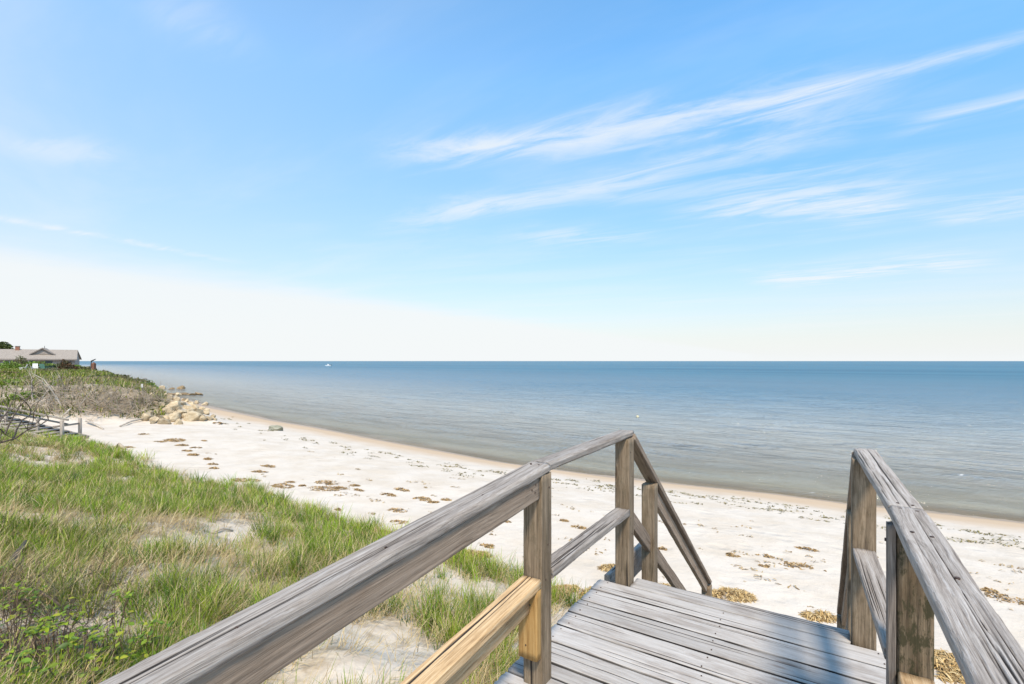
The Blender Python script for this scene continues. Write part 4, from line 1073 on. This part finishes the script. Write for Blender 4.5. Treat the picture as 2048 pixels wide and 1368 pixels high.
# bramble leaves, each one a piece of its own
LM = []
for k, c in enumerate([(.24, .33, .015), (.15, .25, .015), (.34, .36, .025), (.09, .16, .015)]):
    v = []; f = []
    prof = [(0, 0), (.18, .22), (.42, .31), (.68, .24), (.88, .1), (1, 0)]
    for i, (y_, w_) in enumerate(prof): v += [(-w_, y_, .06 * w_ * 4 - .12 * y_ * y_), (0, y_, -.12 * y_ * y_), (w_, y_, .06 * w_ * 4 - .12 * y_ * y_)]
    for i in range(5):
        a_ = i * 3; f += [(a_, a_ + 1, a_ + 4, a_ + 3), (a_ + 1, a_ + 2, a_ + 5, a_ + 4)]
    me = bpy.data.meshes.new('leaf'); me.from_pydata(v, [], f)
    m, t, b = new_mat('bramble_leaf'); oi = t.node('ShaderNodeObjectInfo').outputs['Random']
    hv = t.node('ShaderNodeHueSaturation'); hv.inputs['Color'].default_value = (*c, 1); t.put(hv.inputs['Value'], t.math('ADD', .7, t.math('MULTIPLY', oi, .6)))
    t.l.new(hv.outputs[0], b.inputs['Base Color']); b.inputs['Roughness'].default_value = .45
    tl = t.node('ShaderNodeBsdfTranslucent'); t.l.new(hv.outputs[0], tl.inputs[0]); ms = t.node('ShaderNodeMixShader'); ms.inputs[0].default_value = .35
    t.l.new(b.outputs[0], ms.inputs[1]); t.l.new(tl.outputs[0], ms.inputs[2]); t.l.new(ms.outputs[0], t.n['Material Output'].inputs[0])
    me.materials.append(m)
    for p_ in me.polygons: p_.use_smooth = True
    LM.append(me)
def bramble(px_, py_, n, spread, label, lo=.05, hi=.34, size=.040):
    p = hit(px_, py_); root = tag(empty('bramble', p), label, 'bramble', 'brambles in the lower left corner')
    stems = MB(); left = n
    while left > 0:
        a_ = rb.uniform(0, 6.28); rr_ = spread * math.sqrt(rb.random()); c = Vector((rr_ * math.cos(a_) * 1.25, rr_ * math.sin(a_) * .8, 0))
        gz = ground(p.x + c.x, p.y + c.y) - p.z; c.z = gz + rb.uniform(lo, hi)
        stems.tube([Vector((c.x * .4, c.y * .4, gz * .4 - .02)), Vector((c.x * .75, c.y * .75, c.z * .7)), c], [.0035, .0028, .0018], 4)
        k = min(left, rb.choice((3, 4, 5, 5))); a0 = rb.uniform(0, 6.28)
        for j in range(k):
            o = bpy.data.objects.new('leaf', LM[rb.choices((0, 1, 2, 3), (4, 3, 2, 2))[0]]); col.objects.link(o); o.parent = root
            o.location = c + Vector((rb.gauss(0, .006), rb.gauss(0, .006), rb.gauss(0, .008))); s2 = size * rb.uniform(.65, 1.3); o.scale = (s2, s2, s2)
            o.rotation_euler = (rb.gauss(.15, .3), rb.gauss(0, .3), a0 + j * 6.28 / k + rb.gauss(0, .25))
        left -= k
    stems.build('stem', M['stem'], root)
for px_, py_, n_, sp_, lb_ in [(150, 1385, 150, .36, 'bright bramble at the bottom edge beside the left hand rail'), (215, 1345, 120, .28, 'bramble spreading up to the rail under the bare twig'), (85, 1345, 130, .27, 'bramble left of the bare twig in the lower left corner'),
                               (30, 1285, 110, .24, 'bramble under the slender dead stick at the left edge'), (15, 1390, 130, .30, 'bramble in the very bottom left corner'), (272, 1335, 60, .2, 'small bramble tuft touching the left hand rail'),
                               (10, 1235, 60, .18, 'sparse bramble beside the thick dark dead stick'), (225, 1260, 24, .12, 'small yellowish bramble sprig among the straw'), (110, 1290, 60, .2, 'bramble around the lower end of the slender dead stick')]:
    bramble(px_, py_, n_, sp_, lb_)

# ------------------------------------------------------------------ seaweed
M['weed'] = leaf_mat('dry_seaweed', .1, .85)
def weed_mesh(lx, ly, n, seed, tall=.035, tints=((.40, .255, .105), (.31, .19, .075), (.48, .33, .16), (.21, .135, .06)), ln=.06, thin=.16):
    r = np.random.default_rng(seed)
    a = r.uniform(0, 6.28, n); rad = np.sqrt(r.random(n)); x = rad * np.cos(a) * lx; y = rad * np.sin(a) * ly
    lobes = vnoise(x / lx * 2.4 + seed, y / ly * 1.5 + seed * .7, 121); kp = lobes > -.42; x, y, rad = x[kp], y[kp], rad[kp]; n = len(x)
    z = tall * (1 - rad) * r.random(n) * 1.4 + .004
    th = r.uniform(0, 6.28, n); l = ln * r.uniform(.4, 1.2, n); wv = ln * thin * r.uniform(.6, 1.4, n); tz = r.normal(0, .25, n) * l
    dx_, dy_ = np.cos(th) * l / 2, np.sin(th) * l / 2; ox, oy = -np.sin(th) * wv / 2, np.cos(th) * wv / 2
    mid_z = z + l * r.uniform(.0, .25, n)
    V = np.stack([np.stack([x - dx_ - ox, y - dy_ - oy, z - np.abs(tz) * .3], -1), np.stack([x - dx_ + ox, y - dy_ + oy, z - np.abs(tz) * .3], -1), np.stack([x + ox * 1.6, y + oy * 1.6, mid_z], -1), np.stack([x - ox * 1.6, y - oy * 1.6, mid_z], -1),
                  np.stack([x + dx_ + ox, y + dy_ + oy, z + tz * .3], -1), np.stack([x + dx_ - ox, y + dy_ - oy, z + tz * .3], -1)], 1).reshape(-1, 3)
    b_ = (np.arange(n) * 6)[:, None]; Qd = np.concatenate([b_ + np.array([[0, 1, 2, 3]]), b_ + np.array([[3, 2, 4, 5]])], 0)
    tc = np.array(tints)[r.integers(0, len(tints), n)] * r.uniform(.7, 1.3, (n, 1))
    return V, Qd, np.repeat(tc, 6, 0)
SW = [(373, 902, 22), (388, 910, 30), (415, 919, 22), (425, 929, 22), (428, 937, 18), (488, 961, 62), (520, 944, 34), (537, 933, 36), (566, 973, 56), (581, 965, 20), (654, 966, 50), (645, 978, 78), (681, 977, 30), (710, 972, 24), (718, 981, 27),
      (803, 980, 38), (776, 990, 34), (845, 998, 38), (867, 1005, 22), (893, 1000, 22), (676, 1020, 14), (796, 1022, 42), (798, 1046, 38), (1010, 1043, 26), (974, 1093, 36), (1128, 1042, 16), (1157, 1055, 28), (1465, 1112, 26), (1531, 1114, 30), (1529, 1133, 20),
      (1593, 1133, 56), (1614, 1099, 36), (1324, 1099, 18), (2015, 1199, 75), (1978, 1182, 28), (346, 881, 56), (288, 869, 30), (363, 891, 26), (391, 896, 24), (387, 910, 26), (417, 918, 20), (434, 846, 28), (258, 895, 26), (408, 882, 14), (320, 884, 22), (500, 985, 26), (540, 990, 20), (604, 972, 14)]
SWN = ['nearest', 'second nearest', 'third nearest', 'farthest']
for i, ((px_, py_, wpx), row_, j_) in enumerate(ranked(SW, 4)):
    p = hit(px_, py_); lx = wpx / 2 * p.y / FPX; ly = lx * random.uniform(.35, .7)
    V, Qd, C = weed_mesh(lx * 1.1, ly, int(50 + 190 * lx * ly * 8), 300 + i, .035, ln=.05 + .004 * p.y)
    o = mesh_obj('seaweed_clump', V, Qd, M['weed'], None, False, p, {'tint': C}); o.rotation_euler = (0, 0, random.uniform(-.65, -.1))
    tag(o, f'brown seaweed clump on the sand, {ORD[j_]} from the left in the {SWN[row_]} band', 'seaweed', 'seaweed clumps on the dry sand')
GOLD = ((.52, .355, .15), (.44, .29, .115), (.60, .45, .23), (.29, .19, .085))
for i, (px_, py_, lx, ly, lb) in enumerate([(1150, 1192, .55, .38, 'golden heap of dry eelgrass left of the landing corner'), (1462, 1192, .40, .25, 'golden heap of dry eelgrass at the foot of the left stair rail'), (1885, 1335, .50, .40, 'golden heap of dry eelgrass right of the mossy post'),
                                             (1222, 1138, .22, .12, 'small golden eelgrass heap behind the far left post'), (930, 1112, .55, .25, 'flat golden eelgrass patch at the edge of the dune grass'), (1320, 1180, .3, .2, 'golden eelgrass heap behind the landing edge'), (745, 1068, .45, .22, 'flat golden eelgrass patch beside the green grass edge'), (1640, 1235, .3, .15, 'golden eelgrass heap behind the right stair rail')]):
    lx *= .78; ly *= .72
    p = hit(px_, py_); V, Qd, C = weed_mesh(lx, ly, int(5200 * lx * ly * 4), 500 + i, .05, GOLD, .15, .05)
    tag(mesh_obj('eelgrass_heap', V, Qd, M['weed'], None, False, p, {'tint': C}), lb, 'seaweed')
# scattered scraps and the wrack lines along the tide marks
Vs = []; Qs = []; Cs = []; nv = 0
def scrap(p, lx, ly, n, seed, tints, ln):
    global nv
    V, Qd, C = weed_mesh(lx, ly, n, seed, .02, tints, ln)
    a_ = random.uniform(-.9, -.3); c_, s2 = math.cos(a_), math.sin(a_)
    V = np.stack([V[:, 0] * c_ - V[:, 1] * s2 + p.x, V[:, 0] * s2 + V[:, 1] * c_ + p.y, V[:, 2] + p.z], -1)
    Vs.append(V); Qs.append(Qd + nv); Cs.append(C); nv += len(V)
GW = ((.17, .15, .05), (.22, .18, .07), (.30, .23, .11), (.11, .095, .035)); BW = ((.36, .25, .12), (.30, .20, .10), (.44, .33, .18))
for line, cnt, jit, tn in (([(455, 838), (540, 866), (620, 884), (700, 897), (830, 918), (870, 925), (970, 942), (1110, 957), (1200, 966), (1370, 990), (1480, 1002), (1640, 1020), (1760, 1035), (1900, 1058), (2048, 1078)], 110, 3, GW),
                       ([(440, 842), (520, 872), (610, 893), (700, 906), (800, 922), (930, 945), (1060, 962), (1160, 972), (1300, 990), (1420, 1006), (1560, 1022), (1700, 1042), (1850, 1068), (2048, 1095)], 80, 4, GW),
                       ([(430, 850), (520, 890), (640, 918), (760, 948), (860, 968), (1000, 1000), (1160, 1020), (1300, 1040), (1500, 1070), (1700, 1100), (2048, 1150)], 30, 16, BW), ([(300, 872), (380, 905), (440, 935), (560, 965), (700, 985), (860, 1010), (1000, 1060), (1300, 1090), (1560, 1125), (1640, 1150)], 30, 18, BW)):
    lx_ = np.array([a for a, _ in line], float); ly_ = np.array([b for _, b in line], float)
    for k in range(cnt):
        x = rb.uniform(lx_[0], lx_[-1]); y = float(np.interp(x, lx_, ly_)) + rb.gauss(0, jit)
        p = hit(x, y); s2 = rb.uniform(.05, .22) * (1.5 if rb.random() < .15 else 1)
        scrap(p, s2 * 1.8, s2 * .5, int(6 + 40 * s2), int(x * 7 + k), tn, .05 + .004 * p.y)
for k in range(130):
    p = hit(rb.uniform(200, 2040), rb.uniform(900, 1230))
    if p.z < .55 or inland(np.array([p.x]), np.array([p.y]))[0] > -.1: continue
    scrap(p, .04, .03, 3, k, BW, .05)
tag(mesh_obj('seaweed_wrack', np.concatenate(Vs), np.concatenate(Qs), M['weed'], None, False, None, {'tint': np.concatenate(Cs)}), 'thin broken lines of seaweed scraps along the tide marks', 'seaweed', kind='stuff')

# ------------------------------------------------------------------ boat and buoy
M['hull'] = simple('boat_white', (.80, .80, .79), .4, .05, 2); M['boatdark'] = simple('boat_dark', (.03, .035, .04), .5, .2, 2); M['tan'] = simple('tan_canvas', (.35, .24, .16), .8, .2, 2)
bt = tag(empty('motor_boat', (at(656, 730, 430).x, 430, 0)), 'small white motor boat far out on the sea', 'boat')
mb = MB(); secs = [(-2.9, .02, .9, .95), (-1.6, .75, .1, .85), (0, 1.0, 0, .75), (2.7, .95, .05, .7)]
for x, hw_, zb, zt_ in secs: mb.v += [(x, -hw_, zt_), (x, -hw_ * .7, zb - .1), (x, hw_ * .7, zb - .1), (x, hw_, zt_)]
for i in range(3):
    a_ = i * 4
    for k in range(3): mb.f.append((a_ + k, a_ + k + 1, a_ + k + 5, a_ + k + 4))
    mb.f.append((a_ + 3, a_, a_ + 4, a_ + 7))
mb.f.append((12, 13, 14, 15)); mb.f.append((3, 2, 1, 0)); mb.build('hull', M['hull'], bt)
MB().box((.2, 0, 1.15), (.9, .7, .85)).build('console', M['hull'], bt)
MB().box((.15, 0, 1.95), (1.5, 1.1, .08)).build('canopy', M['white'], bt)
for sx2 in (-.5, .75):
    for sy2 in (-.45, .45): MB().tube([(sx2, sy2, .7), (sx2, sy2, 1.95)], .04, 4).build('canopy_post', M['tan'], bt)
MB().box((2.9, 0, .85), (.5, .45, .8)).build('outboard_motor', M['boatdark'], bt)
MB().box((1.4, 0, .9), (.6, 1.2, .4)).build('seat', M['tan'], bt)
Zb = 4.45 * FPX / (833 - CY); by_ = tag(empty('mooring_buoy', ((1275 - CX) / FPX * Zb, Zb, 0)), 'small pale yellow buoy floating on the water', 'buoy')
M['buoy'] = simple('pale_yellow_float', (.55, .5, .32), .5, .1, 4)
prof = [(0, -.1), (.09, -.05), (.12, .03), (.10, .10), (.06, .14), (0, .15)]
v = [(r_ * math.cos(k * .6283), r_ * math.sin(k * .6283), z_) for r_, z_ in prof for k in range(10)]
f = [(i * 10 + k, i * 10 + (k + 1) % 10, (i + 1) * 10 + (k + 1) % 10, (i + 1) * 10 + k) for i in range(5) for k in range(10)]
mesh_obj('float', v, f, M['buoy'], by_, True); MB().tube([(0, 0, .13), (0, 0, .2)], .02, 5).build('eye', M['metal'], by_)
for e in [o for o in scene.objects if o.type == 'MESH' and o.data.users == 0]: pass
print('objects', len(scene.objects), 'tris', sum(len(o.data.polygons) for o in scene.objects if o.type == 'MESH'))
